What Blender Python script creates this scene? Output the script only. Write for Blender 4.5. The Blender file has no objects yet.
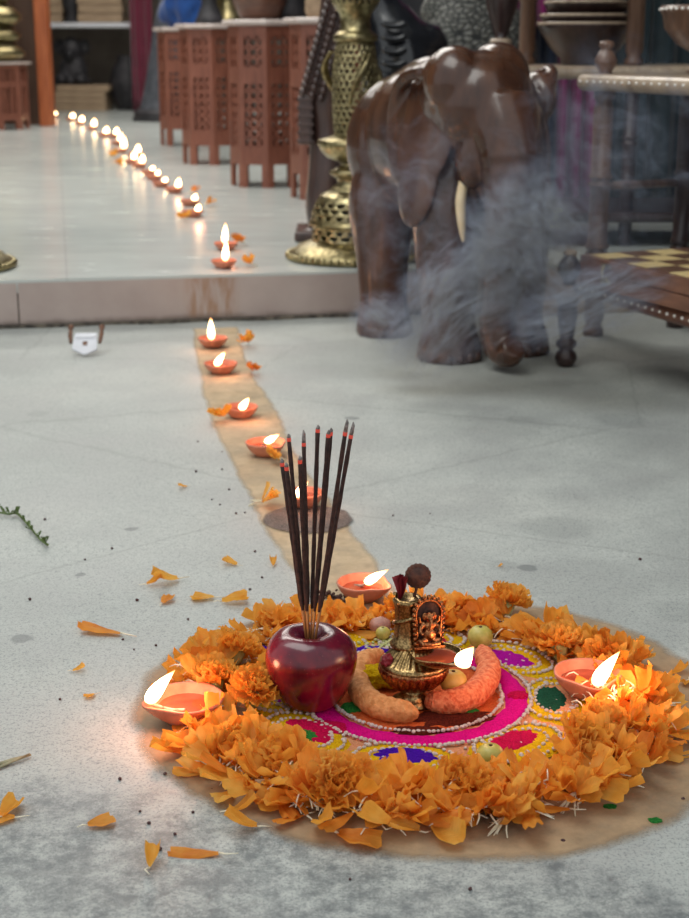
import bpy, bmesh, math, random
from mathutils import Vector, Matrix, noise as mnoise
random.seed(7)
S = bpy.context.scene
COL = S.collection
PI = math.pi
# ------------------------------------------------------------------ camera
F = 1450.0; HOR = 45.0; TH = math.atan((459-HOR)/F); H = 0.57
def ray(px, py):
    u = (px-344.5)/F; v = -(py-459)/F
    return Vector((u, math.cos(TH)+v*math.sin(TH), -math.sin(TH)+v*math.cos(TH)))
def at(px, py, z=0.0):
    d = ray(px, py); t = (z-H)/d.z
    return Vector((d.x*t, d.y*t, z))
def aty(px, py, Y):
    d = ray(px, py); t = Y/d.y
    return Vector((d.x*t, Y, H+d.z*t))
cam_d = bpy.data.cameras.new('camera'); cam = bpy.data.objects.new('camera', cam_d); COL.objects.link(cam)
cam.location = (0, 0, H); cam.rotation_euler = (PI/2-TH, 0, 0)
cam_d.sensor_fit = 'VERTICAL'; cam_d.sensor_height = 36; cam_d.lens = 36*F/918
cam_d.clip_start = 0.05; cam_d.clip_end = 60
cam_d.dof.use_dof = True; cam_d.dof.focus_distance = 1.27; cam_d.dof.aperture_fstop = 11
S.camera = cam
S.view_settings.view_transform = 'Standard'; S.view_settings.look = 'None'
S.view_settings.gamma = 1; S.view_settings.use_curve_mapping = False
S.view_settings.exposure = 0.12
# ------------------------------------------------------------------ materials
def srgb(r, g, b):
    f = lambda c: (c/255/12.92) if c/255 <= 0.04045 else ((c/255+0.055)/1.055)**2.4
    return (f(r), f(g), f(b), 1)
class NT:
    def __init__(s, name):
        s.m = bpy.data.materials.new(name); s.m.use_nodes = True
        s.t = s.m.node_tree; s.t.nodes.clear(); s.out = s.n('ShaderNodeOutputMaterial')
    def n(s, typ, **kw):
        nd = s.t.nodes.new(typ)
        for k, v in kw.items(): setattr(nd, k, v)
        return nd
    def set(s, sock, v):
        if isinstance(v, bpy.types.NodeSocket): s.t.links.new(v, sock)
        else: sock.default_value = v
    def link(s, a, b): s.t.links.new(a, b)
    def coord(s, kind='Object'): return s.n('ShaderNodeTexCoord').outputs[kind]
    def wpos(s): return s.n('ShaderNodeNewGeometry').outputs['Position']
    def mapping(s, v, scale=(1,1,1), loc=(0,0,0), rot=(0,0,0)):
        m = s.n('ShaderNodeMapping'); s.link(v, m.inputs[0]); m.inputs['Scale'].default_value = scale
        m.inputs['Location'].default_value = loc; m.inputs['Rotation'].default_value = rot
        return m.outputs[0]
    def noise(s, v, scale=5, detail=4, rough=0.55, dist=0.0):
        nd = s.n('ShaderNodeTexNoise'); s.link(v, nd.inputs['Vector']); nd.inputs['Scale'].default_value = scale
        nd.inputs['Detail'].default_value = detail; nd.inputs['Roughness'].default_value = rough
        nd.inputs['Distortion'].default_value = dist
        return nd.outputs['Fac']
    def ramp(s, fac, stops, interp='LINEAR'):
        r = s.n('ShaderNodeValToRGB'); s.link(fac, r.inputs[0]); cr = r.color_ramp; cr.interpolation = interp
        while len(cr.elements) < len(stops): cr.elements.new(0.5)
        for e, (p, c) in zip(cr.elements, stops):
            e.position = p; e.color = c if len(c) == 4 else (*c, 1)
        return r.outputs[0]
    def mix(s, fac, a, b, mode='MIX'):
        m = s.n('ShaderNodeMix', data_type='RGBA', blend_type=mode)
        s.set(m.inputs[0], fac); s.set(m.inputs[6], a); s.set(m.inputs[7], b)
        return m.outputs[2]
    def math(s, op, a, b=0.0, clamp=False):
        m = s.n('ShaderNodeMath', operation=op, use_clamp=clamp); s.set(m.inputs[0], a); s.set(m.inputs[1], b)
        return m.outputs[0]
    def sep(s, v):
        m = s.n('ShaderNodeSeparateXYZ'); s.link(v, m.inputs[0]); return m.outputs
    def bump(s, h, strength=0.3, dist=0.002):
        b = s.n('ShaderNodeBump'); b.inputs['Strength'].default_value = strength
        b.inputs['Distance'].default_value = dist; s.link(h, b.inputs['Height']); return b.outputs[0]
    def bsdf(s, col, rough=0.5, metal=0.0, normal=None, **kw):
        p = s.n('ShaderNodeBsdfPrincipled'); s.set(p.inputs['Base Color'], col); s.set(p.inputs['Roughness'], rough)
        s.set(p.inputs['Metallic'], metal)
        if normal is not None: s.link(normal, p.inputs['Normal'])
        for k, v in kw.items(): s.set(p.inputs[k.replace('_', ' ')], v)
        return p.outputs[0]
    def done(s, sh):
        s.link(sh, s.out.inputs['Surface']); return s.m
W1 = (1,1,1,1); B0 = (0,0,0,1)
def simple(name, c1, c2, scale=20, rough=0.5, metal=0.0, bump=0.2, bd=0.001, detail=4, stretch=(1,1,1), lo=.35, hi=.65, **kw):
    t = NT(name); co = t.mapping(t.coord(), stretch)
    f = t.noise(co, scale, detail)
    col = t.ramp(f, [(lo, c1), (hi, c2)])
    return t.done(t.bsdf(col, rough, metal, t.bump(f, bump, bd) if bump else None, **kw))

# stone / concrete floor with its own stains and a dimmer front painted in
def mat_floor():
    t = NT('concrete'); p = t.wpos()
    a = t.noise(p, 1.6, 5, .6); b = t.noise(p, 7, 6, .65); c = t.noise(p, 60, 4, .7); d = t.noise(p, 420, 3, .7)
    col = t.ramp(a, [(.3, srgb(158,162,158)), (.5, srgb(176,180,175)), (.72, srgb(192,194,187))])
    col = t.mix(t.math('MULTIPLY', t.ramp(b, [(.36, W1), (.56, B0)]), .55), col, srgb(158,160,158))
    m = t.math('MULTIPLY', t.ramp(b, [(.50, B0), (.66, W1)]), t.ramp(c, [(.35, B0), (.6, W1)]))
    col = t.mix(t.math('MULTIPLY', m, .35), col, srgb(200,203,198))
    col = t.mix(t.math('MULTIPLY', t.ramp(d, [(.52, B0), (.64, W1)]), .62), col, srgb(92,97,100))
    e_ = t.noise(p, 150, 5, .8)
    col = t.mix(t.math('MULTIPLY', t.ramp(e_, [(.52, B0), (.68, W1)]), .65), col, srgb(104,109,112))
    # front grime, stretched to paint in the dimmer near light too, blotchy outline
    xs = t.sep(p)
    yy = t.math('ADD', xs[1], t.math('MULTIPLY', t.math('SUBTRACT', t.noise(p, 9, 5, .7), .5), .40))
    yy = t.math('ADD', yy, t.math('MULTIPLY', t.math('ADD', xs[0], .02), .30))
    grime_falloff = t.ramp(yy, [(.94, W1), (1.32, B0)])
    grime_falloff = t.math('MULTIPLY', grime_falloff, t.ramp(t.noise(p, 38, 8, .85), [(.40, B0), (.58, W1)]))
    col = t.mix(t.math('MULTIPLY', grime_falloff, .85), col, srgb(92,98,100))
    # small damp spots
    wp = t.n('ShaderNodeVectorMath', operation='ADD'); t.link(p, wp.inputs[0])
    nz = t.n('ShaderNodeTexNoise'); nz.inputs['Scale'].default_value = 30; t.link(p, nz.inputs['Vector'])
    sc = t.n('ShaderNodeVectorMath', operation='SCALE'); t.link(nz.outputs['Color'], sc.inputs[0]); sc.inputs['Scale'].default_value = .018
    t.link(sc.outputs[0], wp.inputs[1])
    for px, py, r in ((23,638,.013), (81,575,.008), (38,414,.02), (131,529,.008), (165,598,.010), (352,418,.014), (335,640,.01),
                      (556,527,.05), (505,566,.02), (530,568,.014), (683,612,.04), (620,420,.05), (520,420,.03), (60,880,.03), (190,835,.03)):
        q = at(px, py) + Vector((.009, .009, .009))
        v = t.n('ShaderNodeVectorMath', operation='DISTANCE'); t.link(wp.outputs[0], v.inputs[0]); v.inputs[1].default_value = q
        k = .6 if r < .015 else .18
        col = t.mix(t.ramp(t.math('DIVIDE', v.outputs['Value'], r), [(.7, (k,k,k,1)), (1.0, B0)]), col, srgb(95,100,100))
    # hairline cracks
    cr = t.n('ShaderNodeTexVoronoi', feature='DISTANCE_TO_EDGE'); cr.inputs['Scale'].default_value = 1.7; t.link(wp.outputs[0], cr.inputs['Vector'])
    col = t.mix(t.ramp(cr.outputs['Distance'], [(.0, (.28,.28,.28,1)), (.006, B0)]), col, srgb(110,112,110))
    hgt = t.math('ADD', t.math('MULTIPLY', c, .6), t.math('MULTIPLY', d, .4))
    return t.done(t.bsdf(col, t.ramp(b, [(.3,(.45,.45,.45,1)), (.7,(.65,.65,.65,1))]), 0, t.bump(hgt, .35, .0015)))
M = {}
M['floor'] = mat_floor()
def mat_tile():
    t = NT('polished_tile'); p = t.wpos()
    a = t.noise(p, 1.2, 4); b = t.noise(t.mapping(p, (3, 14, 3)), 2.2, 5)
    col = t.ramp(a, [(.3, srgb(186,193,190)), (.7, srgb(206,211,207))])
    col = t.mix(t.math('MULTIPLY', t.ramp(b, [(.45, B0), (.75, W1)]), .4), col, srgb(180,188,186))
    br = t.n('ShaderNodeTexBrick'); t.link(t.mapping(p, (1,1,1), rot=(0,0,-.19)), br.inputs['Vector'])
    br.offset = 0; br.inputs['Scale'].default_value = 1; br.inputs['Brick Width'].default_value = .8; br.inputs['Row Height'].default_value = .8
    br.inputs['Mortar Size'].default_value = .002; br.inputs['Color1'].default_value = B0; br.inputs['Color2'].default_value = B0; br.inputs['Mortar'].default_value = W1
    col = t.mix(t.math('MULTIPLY', br.outputs['Color'], .25), col, srgb(140,140,138))
    return t.done(t.bsdf(col, t.ramp(b, [(.3,(.16,)*3+(1,)), (.7,(.28,)*3+(1,))]), 0))
M['tile'] = mat_tile()
def mat_riser():
    t = NT('riser_tile'); p = t.wpos()
    a = t.noise(p, 8, 5); col = t.ramp(a, [(.3, srgb(166,150,143)), (.7, srgb(182,168,161))])
    xs = t.sep(p)
    # brown clay runs on the riser where the strip meets the step
    s1 = t.math('ABSOLUTE', t.math('ADD', xs[0], .284))
    st = t.math('MULTIPLY', t.ramp(s1, [(.035, W1), (.062, B0)]), t.ramp(t.noise(t.mapping(p, (30,30,5)), 2, 5, .7), [(.36, B0), (.62, W1)]))
    col = t.mix(t.math('MULTIPLY', st, .85), col, srgb(150,104,62))
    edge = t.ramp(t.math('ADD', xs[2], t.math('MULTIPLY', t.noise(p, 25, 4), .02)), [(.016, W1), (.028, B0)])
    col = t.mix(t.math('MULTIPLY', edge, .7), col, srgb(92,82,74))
    return t.done(t.bsdf(col, .35, 0, t.bump(a, .05, .001)))
M['riser'] = mat_riser()
M['grout'] = simple('dark_grout', srgb(70,62,56), srgb(95,86,78), 40, .8)
M['dirt'] = simple('grimy_gap', srgb(48,45,42), srgb(120,112,100), 60, .95, bump=.6, bd=.004)
def mat_soft(name, c1, c2, sc, lo=.12, hi=.35, dark=None, nscale=60, spk=0):
    """powdery smear on the floor whose rim breaks up (attribute 'edge' = 0 on the rim)"""
    t = NT(name); p = t.wpos()
    a = t.noise(p, sc, 6, .65); g = t.noise(p, 500, 3, .6)
    col = t.ramp(a, [(.35, c1), (.65, c2)])
    if dark: col = t.mix(t.math('MULTIPLY', t.ramp(t.noise(p, 7, 5, .7), [(.5, B0), (.66, W1)]), .55), col, dark)
    if spk: col = t.mix(t.math('MULTIPLY', t.ramp(g, [(.5, B0), (.62, W1)]), spk), col, srgb(170,160,150))
    at_ = t.n('ShaderNodeAttribute', attribute_name='edge').outputs['Fac']
    e = t.math('ADD', at_, t.math('MULTIPLY', t.math('SUBTRACT', t.noise(p, nscale, 5, .75), .5), .45))
    al = t.ramp(e, [(lo, B0), (hi, W1)])
    al = t.math('MULTIPLY', al, t.ramp(t.noise(p, 22, 6, .7), [(.32, (.62,.62,.62,1)), (.6, W1)]))
    sh = t.bsdf(col, .85, 0, t.bump(t.math('ADD', a, g), .3, .001))
    tr = t.n('ShaderNodeBsdfTransparent').outputs[0]
    mx = t.n('ShaderNodeMixShader'); t.link(al, mx.inputs[0]); t.link(tr, mx.inputs[1]); t.link(sh, mx.inputs[2])
    return t.done(mx.outputs[0])
M['clay_smear'] = mat_soft('clay_smear', srgb(150,124,94), srgb(180,152,118), 14, .10, .55, dark=srgb(146,118,90), nscale=30)
M['clay_strip'] = mat_soft('clay_strip_smear', srgb(184,160,126), srgb(206,184,152), 14, .10, .5, dark=srgb(170,142,110), nscale=30)
M['ash_smear'] = mat_soft('ash_smear', srgb(70,62,60), srgb(104,90,84), 40, .1, .5, spk=.5)
M['terracotta'] = simple('terracotta', srgb(178,104,78), srgb(206,134,106), 60, .55, bump=.25, bd=.0006)
M['oil'] = simple('lamp_oil', srgb(150,66,42), srgb(172,80,54), 30, .06, bump=0, Coat_Weight=.6)
M['wick'] = simple('charred_wick', srgb(60,45,38), srgb(215,205,185), 120, .9, bump=.4)
def mat_flame():
    t = NT('flame'); g = t.sep(t.coord('Generated'))[2]
    col = t.ramp(g, [(0, (1,.28,.10,1)), (.14, (1,.55,.25,1)), (.35, (1,.74,.42,1)), (.8, (1,.66,.30,1)), (1, (1,.36,.10,1))])
    st = t.ramp(g, [(0, (.10,)*3), (.2, (.6,)*3), (.4, (1,)*3), (.8, (.6,)*3), (1, (.12,)*3)])
    e = t.n('ShaderNodeEmission'); t.link(col, e.inputs[0]); t.link(t.math('MULTIPLY', st, 16), e.inputs[1])
    return t.done(e.outputs[0])
M['flame'] = mat_flame()
def mat_petal(name, cols, tl=.35, bmp=.4):
    t = NT(name); p = t.wpos()
    f = t.noise(p, 34, 3, .6); g = t.noise(t.mapping(t.coord(), (90, 900, 90)), 1, 3)
    col = t.ramp(f, [(.30, cols[0]), (.5, cols[1]), (.72, cols[2])])
    col = t.mix(.25, col, t.ramp(g, [(.3, (.55,.55,.55,1)), (.7, W1)]), 'MULTIPLY')
    nrm = t.bump(g, bmp, .0012)
    sh = t.bsdf(col, .55, 0, nrm, Specular_IOR_Level=.3)
    tr = t.n('ShaderNodeBsdfTranslucent'); t.link(col, tr.inputs[0]); t.link(nrm, tr.inputs['Normal'])
    mx = t.n('ShaderNodeMixShader'); mx.inputs[0].default_value = tl; t.link(sh, mx.inputs[1]); t.link(tr.outputs[0], mx.inputs[2])
    return t.done(mx.outputs[0])
M['petal'] = mat_petal('marigold_petal', [srgb(240,158,52), srgb(252,184,76), srgb(255,206,108)], .5)
M['petal_deep'] = mat_petal('deep_marigold_petal', [srgb(232,134,44), srgb(246,160,60), srgb(252,182,84)], .5)
M['fil'] = simple('pale_filament', srgb(226,214,180), srgb(240,236,220), 50, .6, bump=0)
M['calyx'] = simple('green_calyx', srgb(150,160,90), srgb(196,196,140), 60, .6)
def mat_powder(name, c1, c2):
    t = NT(name); p = t.wpos(); f = t.noise(p, 700, 3, .7); g = t.noise(p, 90, 4, .6)
    dk = tuple(x*.6 for x in c1[:3])+(1,); col = t.mix(.4, t.ramp(f, [(.32, dk), (.45, c1), (.62, c2)]), t.ramp(g, [(.3, c1), (.7, c2)]))
    return t.done(t.bsdf(col, .9, 0, t.bump(t.math('ADD', f, g), 1, .004), Specular_IOR_Level=.1))
M['p_orange'] = mat_powder('orange_powder', srgb(226,96,44), srgb(248,128,70))
M['p_magenta'] = mat_powder('magenta_powder', srgb(224,4,132), srgb(250,16,160))
M['p_yellow'] = mat_powder('yellow_powder', srgb(232,176,10), srgb(254,214,30))
M['p_blue'] = mat_powder('violet_blue_powder', srgb(62,8,160), srgb(84,16,190))
M['p_purple'] = mat_powder('purple_powder', srgb(168,4,158), srgb(206,14,176))
M['p_crimson'] = mat_powder('crimson_powder', srgb(196,8,66), srgb(230,16,96))
M['p_green'] = mat_powder('green_powder', srgb(20,112,48), srgb(70,158,66))
M['p_dkgreen'] = mat_powder('dark_green_powder', srgb(18,72,52), srgb(40,104,76))
M['p_peach'] = mat_powder('peach_powder', srgb(236,150,110), srgb(252,190,140))
M['p_white'] = mat_powder('white_powder', srgb(232,214,206), srgb(252,240,234))
M['p_brown'] = mat_powder('dark_residue', srgb(70,24,18), srgb(130,52,34))
def mat_apple():
    t = NT('apple_skin'); co = t.coord()
    st = t.noise(t.mapping(co, (60,60,9)), 1, 5, .6); bl = t.noise(co, 26, 3)
    col = t.ramp(st, [(.3, srgb(62,4,24)), (.55, srgb(92,8,30)), (.75, srgb(132,22,40))])
    z = t.sep(co)[2]
    col = t.mix(t.math('MULTIPLY', t.ramp(bl, [(.42, B0), (.66, W1)]), .75), col, srgb(160,34,44))
    col = t.mix(t.ramp(z, [(.050, B0), (.066, (.55,.55,.55,1))]), col, srgb(78,12,40))
    vo = t.n('ShaderNodeTexVoronoi'); vo.inputs['Scale'].default_value = 240; t.link(co, vo.inputs['Vector'])
    col = t.mix(t.ramp(vo.outputs['Distance'], [(.0, (.4,.4,.4,1)), (.13, B0)]), col, srgb(190,110,110))
    return t.done(t.bsdf(col, .22, 0, t.bump(bl, .05, .001), Coat_Weight=.25, Coat_Roughness=.12))
M['apple'] = mat_apple()
M['stem'] = simple('dry_stem', srgb(70,44,24), srgb(120,84,46), 60, .8)
M['incense'] = simple('incense_paste', srgb(38,24,22), srgb(66,44,38), 220, .9, bump=.7, bd=.0006)
M['bamboo'] = simple('bamboo_core', srgb(150,92,44), srgb(196,138,78), 90, .6, stretch=(1,1,.1))
M['ash'] = simple('grey_ash', srgb(92,86,84), srgb(150,142,138), 300, .95, bump=.6)
def mat_ember():
    t = NT('ember'); e = t.n('ShaderNodeEmission'); e.inputs[0].default_value = (1,.10,.06,1); e.inputs[1].default_value = .35
    a = t.bsdf(srgb(120,50,44), .9); ad = t.n('ShaderNodeAddShader'); t.link(a, ad.inputs[0]); t.link(e.outputs[0], ad.inputs[1])
    return t.done(ad.outputs[0])
M['ember'] = mat_ember()
def mat_metal(name, c1, c2, rough, sc, dark, lo=.42, hi=.6, metal=1.0):
    t = NT(name); co = t.coord(); f = t.noise(co, sc, 5, .6); g = t.noise(co, sc*6, 3)
    col = t.ramp(f, [(.3, c1), (.7, c2)])
    col = t.mix(t.math('MULTIPLY', t.ramp(g, [(lo, W1), (hi, B0)]), .6), col, dark)
    return t.done(t.bsdf(col, rough, metal, t.bump(g, .15, .001)))
M['brass'] = mat_metal('antique_brass', srgb(150,136,96), srgb(192,180,138), .36, 14, srgb(78,68,44))
M['lampbrass'] = mat_metal('aged_lamp_brass', srgb(150,122,78), srgb(196,164,112), .3, 90, srgb(52,34,22), .46, .56)
M['copper'] = mat_metal('reddish_brass', srgb(160,96,58), srgb(206,140,92), .3, 90, srgb(58,30,20), .46, .56)
M['steel'] = mat_metal('worn_steel', srgb(190,192,192), srgb(224,226,226), .35, 40, srgb(110,108,104))
M['rust'] = simple('rusty_iron', srgb(88,62,50), srgb(140,104,84), 60, .8)
def mat_wood(name, c1, c2, c3, rough=.25, coat=.5, sc=6, stretch=(9,9,1), bmp=.05):
    t = NT(name); co = t.coord(); v = t.mapping(co, stretch)
    a = t.noise(v, sc, 6, .6, .6); b = t.noise(co, sc*.8, 4)
    col = t.ramp(a, [(.3, c1), (.52, c2), (.75, c3)])
    col = t.mix(t.math('MULTIPLY', t.ramp(b, [(.4, B0), (.7, W1)]), .45), col, c1)
    return t.done(t.bsdf(col, rough, 0, t.bump(a, bmp, .002), Coat_Weight=coat, Coat_Roughness=.12))
M['elephant'] = mat_wood('varnished_dark_wood', srgb(50,28,19), srgb(76,46,30), srgb(98,62,40), .24, .35, 4, (5,5,1.5), .03)
M['ivory'] = simple('cream_tusk', srgb(206,182,140), srgb(226,206,168), 40, .4, bump=0)
M['blackwood'] = mat_wood('black_lacquered_wood', srgb(16,18,22), srgb(28,30,36), srgb(44,46,52), .25, .6)
M['statuewood'] = mat_wood('dull_brown_carving', srgb(46,32,30), srgb(68,48,44), srgb(88,66,60), .38, .4)
M['jali'] = mat_wood('reddish_sheesham', srgb(104,58,44), srgb(132,78,60), srgb(150,94,74), .5, .1, 8)
M['jaliin'] = simple('unlit_wood_inside', srgb(40,22,18), srgb(58,34,28), 20, .8)
M['paletop'] = simple('pale_table_top', srgb(184,168,160), srgb(206,194,188), 12, .3, bump=0)
M['rackwood'] = mat_wood('brown_turned_wood', srgb(74,52,42), srgb(108,80,64), srgb(140,108,86), .35, .3)
M['darkrack'] = mat_wood('dark_turned_wood', srgb(34,22,22), srgb(54,36,34), srgb(76,54,48), .35, .3)
M['palewood'] = mat_wood('pale_rail_wood', srgb(140,120,100), srgb(176,156,134), srgb(200,184,160), .3, .3)
M['pearl'] = simple('pearl_inlay', srgb(236,232,224), srgb(252,250,246), 50, .2, bump=0)
M['sqlight'] = simple('light_square_wood', srgb(214,190,132), srgb(228,206,154), 60, .3, bump=0)
M['sqdark'] = mat_wood('dark_square_wood', srgb(92,66,52), srgb(116,84,66), srgb(134,100,80), .3, .3)
M['boxwood'] = mat_wood('brown_box_wood', srgb(82,54,44), srgb(112,76,60), srgb(140,100,80), .35, .2, 6, (2,9,9))
M['pillar'] = mat_wood('orange_brown_timber', srgb(150,74,36), srgb(178,96,50), srgb(192,112,62), .45, .1)
M['panel'] = mat_wood('brown_panel_wood', srgb(72,52,42), srgb(96,72,58), srgb(112,88,72), .6, 0)
M['plank'] = simple('pale_plank', srgb(150,128,104), srgb(178,154,126), 12, .7, stretch=(1,6,6))
M['whitepaint'] = simple('white_paint', srgb(206,208,214), srgb(226,228,234), 10, .4, bump=0)
M['greypaint'] = simple('worn_grey_paint', srgb(140,134,140), srgb(176,168,174), 10, .5)
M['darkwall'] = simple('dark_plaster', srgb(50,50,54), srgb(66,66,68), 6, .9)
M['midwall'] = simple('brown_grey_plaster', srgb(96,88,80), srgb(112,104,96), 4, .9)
M['whitewall'] = simple('white_plaster', srgb(205,205,200), srgb(216,216,212), 4, .9)
M['greystone'] = simple('grey_carved_stone', srgb(58,62,70), srgb(88,92,100), 16, .7)
M['darkstone'] = simple('dark_carved_stone', srgb(34,34,38), srgb(58,56,60), 16, .6)
def mat_cloth(name, c1, c2):
    t = NT(name); f = t.noise(t.coord(), 8, 4); w = t.noise(t.mapping(t.coord(), (300,300,300)), 1, 2)
    return t.done(t.bsdf(t.ramp(f, [(.3, c1), (.7, c2)]), .85, 0, t.bump(w, .2, .001), Sheen_Weight=.3))
M['magenta_cloth'] = mat_cloth('magenta_cloth', srgb(112,10,80), srgb(140,16,102))
M['teal_cloth'] = mat_cloth('teal_cloth', srgb(14,30,36), srgb(22,44,50))
M['navy_cloth'] = mat_cloth('navy_cloth', srgb(18,30,52), srgb(28,44,72))
M['blue_cloth'] = mat_cloth('blue_cloth', srgb(8,52,116), srgb(20,78,150))
M['maroon_cloth'] = mat_cloth('maroon_cloth', srgb(88,14,40), srgb(112,22,54))
def mat_scales():
    t = NT('scaly_grey_carving'); co = t.coord()
    vo = t.n('ShaderNodeTexVoronoi', feature='DISTANCE_TO_EDGE'); vo.inputs['Scale'].default_value = 46; t.link(t.mapping(co, (1,1,1.7)), vo.inputs['Vector'])
    d = vo.outputs['Distance']
    col = t.ramp(d, [(.02, srgb(30,32,34)), (.2, srgb(122,122,116))])
    return t.done(t.bsdf(col, .5, 0, t.bump(d, 1, .01)))
M['scales'] = mat_scales()
M['banana'] = simple('orange_dusted_skin', srgb(206,84,42), srgb(244,146,98), 240, .75, bump=1, bd=.003, detail=6)
M['banana_y'] = simple('yellow_brown_skin', srgb(196,124,64), srgb(222,152,92), 160, .75, bump=1, bd=.003, detail=6, lo=.4, hi=.6)
M['nut'] = simple('pinkish_brown_nut', srgb(150,104,92), srgb(186,138,122), 130, .6, bump=.5)
M['ribnut'] = simple('ribbed_brown_nut', srgb(142,92,58), srgb(186,132,88), 130, .7, stretch=(.2,1,1), bump=.9, bd=.003)
M['lime'] = simple('yellow_green_fruit', srgb(158,150,62), srgb(196,182,98), 90, .4, bump=.2)
M['limey'] = simple('yellow_fruit', srgb(206,160,70), srgb(222,186,100), 90, .4, bump=.2)
M['green'] = simple('green_leaf', srgb(62,86,36), srgb(106,126,66), 80, .6)
M['redpetal'] = simple('dark_red_petal', srgb(108,16,26), srgb(150,30,44), 80, .6)
M['darkflower'] = simple('dried_dark_flower', srgb(52,30,26), srgb(92,56,42), 160, .8, bump=.8, bd=.002)
M['crumb'] = simple('dark_crumb', srgb(50,34,36), srgb(96,60,58), 200, .8)
M['straw'] = simple('straw', srgb(120,112,84), srgb(166,158,126), 90, .7)
# ------------------------------------------------------------------ mesh helpers
def add_box(bm, cx, cy, cz, sx, sy, sz, mi=0, rot=0.0, bevel=0.0):
    b = bmesh.new(); bmesh.ops.create_cube(b, size=1)
    bmesh.ops.scale(b, vec=(sx, sy, sz), verts=b.verts)
    if bevel: bmesh.ops.bevel(b, geom=b.edges[:], offset=bevel, segments=2, affect='EDGES', profile=.6)
    if rot: bmesh.ops.rotate(b, cent=(0,0,0), matrix=Matrix.Rotation(rot, 3, 'Z'), verts=b.verts)
    bmesh.ops.translate(b, vec=(cx, cy, cz), verts=b.verts)
    merge(bm, b, mi)
def merge(bm, b, mi=0, mat=None):
    vs = {}
    for v in b.verts: vs[v.index if False else v] = bm.verts.new((mat @ v.co) if mat else v.co)
    for f in b.faces:
        try:
            nf = bm.faces.new([vs[v] for v in f.verts]); nf.smooth = f.smooth
            nf.material_index = mi if mi is not None else f.material_index
        except ValueError: pass
    b.free()
def add_tube(bm, pts, rad, seg=12, mi=0, smooth=True, flat=1.0):
    pts = [Vector(p) for p in pts]
    if not hasattr(rad, '__len__'): rad = [rad]*len(pts)
    rings = []; up = None
    for i, p in enumerate(pts):
        tn = (pts[min(i+1, len(pts)-1)] - pts[max(i-1, 0)]).normalized()
        if up is None: up = Vector((0,0,1)) if abs(tn.z) < .9 else Vector((0,1,0))
        a = tn.cross(up).normalized(); b = a.cross(tn).normalized(); up = b
        rings.append([bm.verts.new(p + rad[i]*(math.cos(2*PI*k/seg)*a + flat*math.sin(2*PI*k/seg)*b)) for k in range(seg)])
    for i in range(len(rings)-1):
        for k in range(seg):
            f = bm.faces.new((rings[i][k], rings[i][(k+1)%seg], rings[i+1][(k+1)%seg], rings[i+1][k])); f.smooth = smooth; f.material_index = mi
    for r in (rings[0][::-1], rings[-1]):
        f = bm.faces.new(r); f.material_index = mi
def spline(pts, n):
    """Catmull-Rom through pts (tuples of any length), n samples per span"""
    out = []; P = [pts[0]] + list(pts) + [pts[-1]]
    for i in range(1, len(P)-2):
        for j in range(n):
            t = j/n
            out.append(tuple(.5*(2*b + (c-a)*t + (2*a-5*b+4*c-d)*t*t + (3*b-a-3*c+d)*t**3) for a, b, c, d in zip(P[i-1], P[i], P[i+1], P[i+2])))
    out.append(tuple(pts[-1])); return out
def add_sphere(bm, c, r, sx=1, sy=1, sz=1, u=14, v=10, mi=0, rot=None):
    b = bmesh.new(); bmesh.ops.create_uvsphere(b, u_segments=u, v_segments=v, radius=r)
    for f in b.faces: f.smooth = True
    m = Matrix.Translation(c) @ (rot.to_4x4() if rot else Matrix.Identity(4)) @ Matrix.Diagonal((sx, sy, sz, 1))
    merge(bm, b, mi, m)
def add_lathe(bm, prof, seg=32, mi=0, c=(0,0,0), hole=None, mod=None, smooth=True):
    """prof: list of (r, z); hole(i, k) drops a face; mod(a, r, z) changes the radius"""
    rings = []
    for (r, z) in prof:
        if r < 1e-6: rings.append([bm.verts.new((c[0], c[1], c[2]+z))]*seg)
        else:
            row = []
            for k in range(seg):
                a = 2*PI*k/seg; rr = mod(a, r, z) if mod else r
                row.append(bm.verts.new((c[0]+rr*math.cos(a), c[1]+rr*math.sin(a), c[2]+z)))
            rings.append(row)
    for i in range(len(rings)-1):
        for k in range(seg):
            if hole and hole(i, k): continue
            vs = []
            for v in (rings[i][k], rings[i][(k+1)%seg], rings[i+1][(k+1)%seg], rings[i+1][k]):
                if v not in vs: vs.append(v)
            if len(vs) > 2:
                f = bm.faces.new(vs); f.smooth = smooth; f.material_index = mi
def obj(name, bm, mat, parent=None, loc=None, rotz=0.0, edge=None, recalc=True):
    if isinstance(bm, bpy.types.Mesh): me = bm
    else:
        if recalc: bmesh.ops.recalc_face_normals(bm, faces=bm.faces[:])
        me = bpy.data.meshes.new(name); bm.to_mesh(me); bm.free()
    if not len(me.materials):
        for m in (mat if isinstance(mat, (list, tuple)) else [mat]): me.materials.append(M[m] if isinstance(m, str) else m)
    o = bpy.data.objects.new(name, me); COL.objects.link(o)
    if parent: o.parent = parent
    if loc is not None: o.location = loc
    if rotz: o.rotation_euler.z = rotz
    return o
def tag(o, label, cat, group=None, kind=None):
    o['label'] = label; o['category'] = cat
    if group: o['group'] = group
    if kind: o['kind'] = kind
    return o
def thing(name, label, cat, loc=(0,0,0), rotz=0.0, group=None):
    o = bpy.data.objects.new(name, None); COL.objects.link(o); o.empty_display_size = .02
    o.location = loc; o.rotation_euler = (0, 0, rotz); return tag(o, label, cat, group)
def struct(name, bm, mat):
    o = obj(name, bm, mat); o['kind'] = 'structure'; return o
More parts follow.
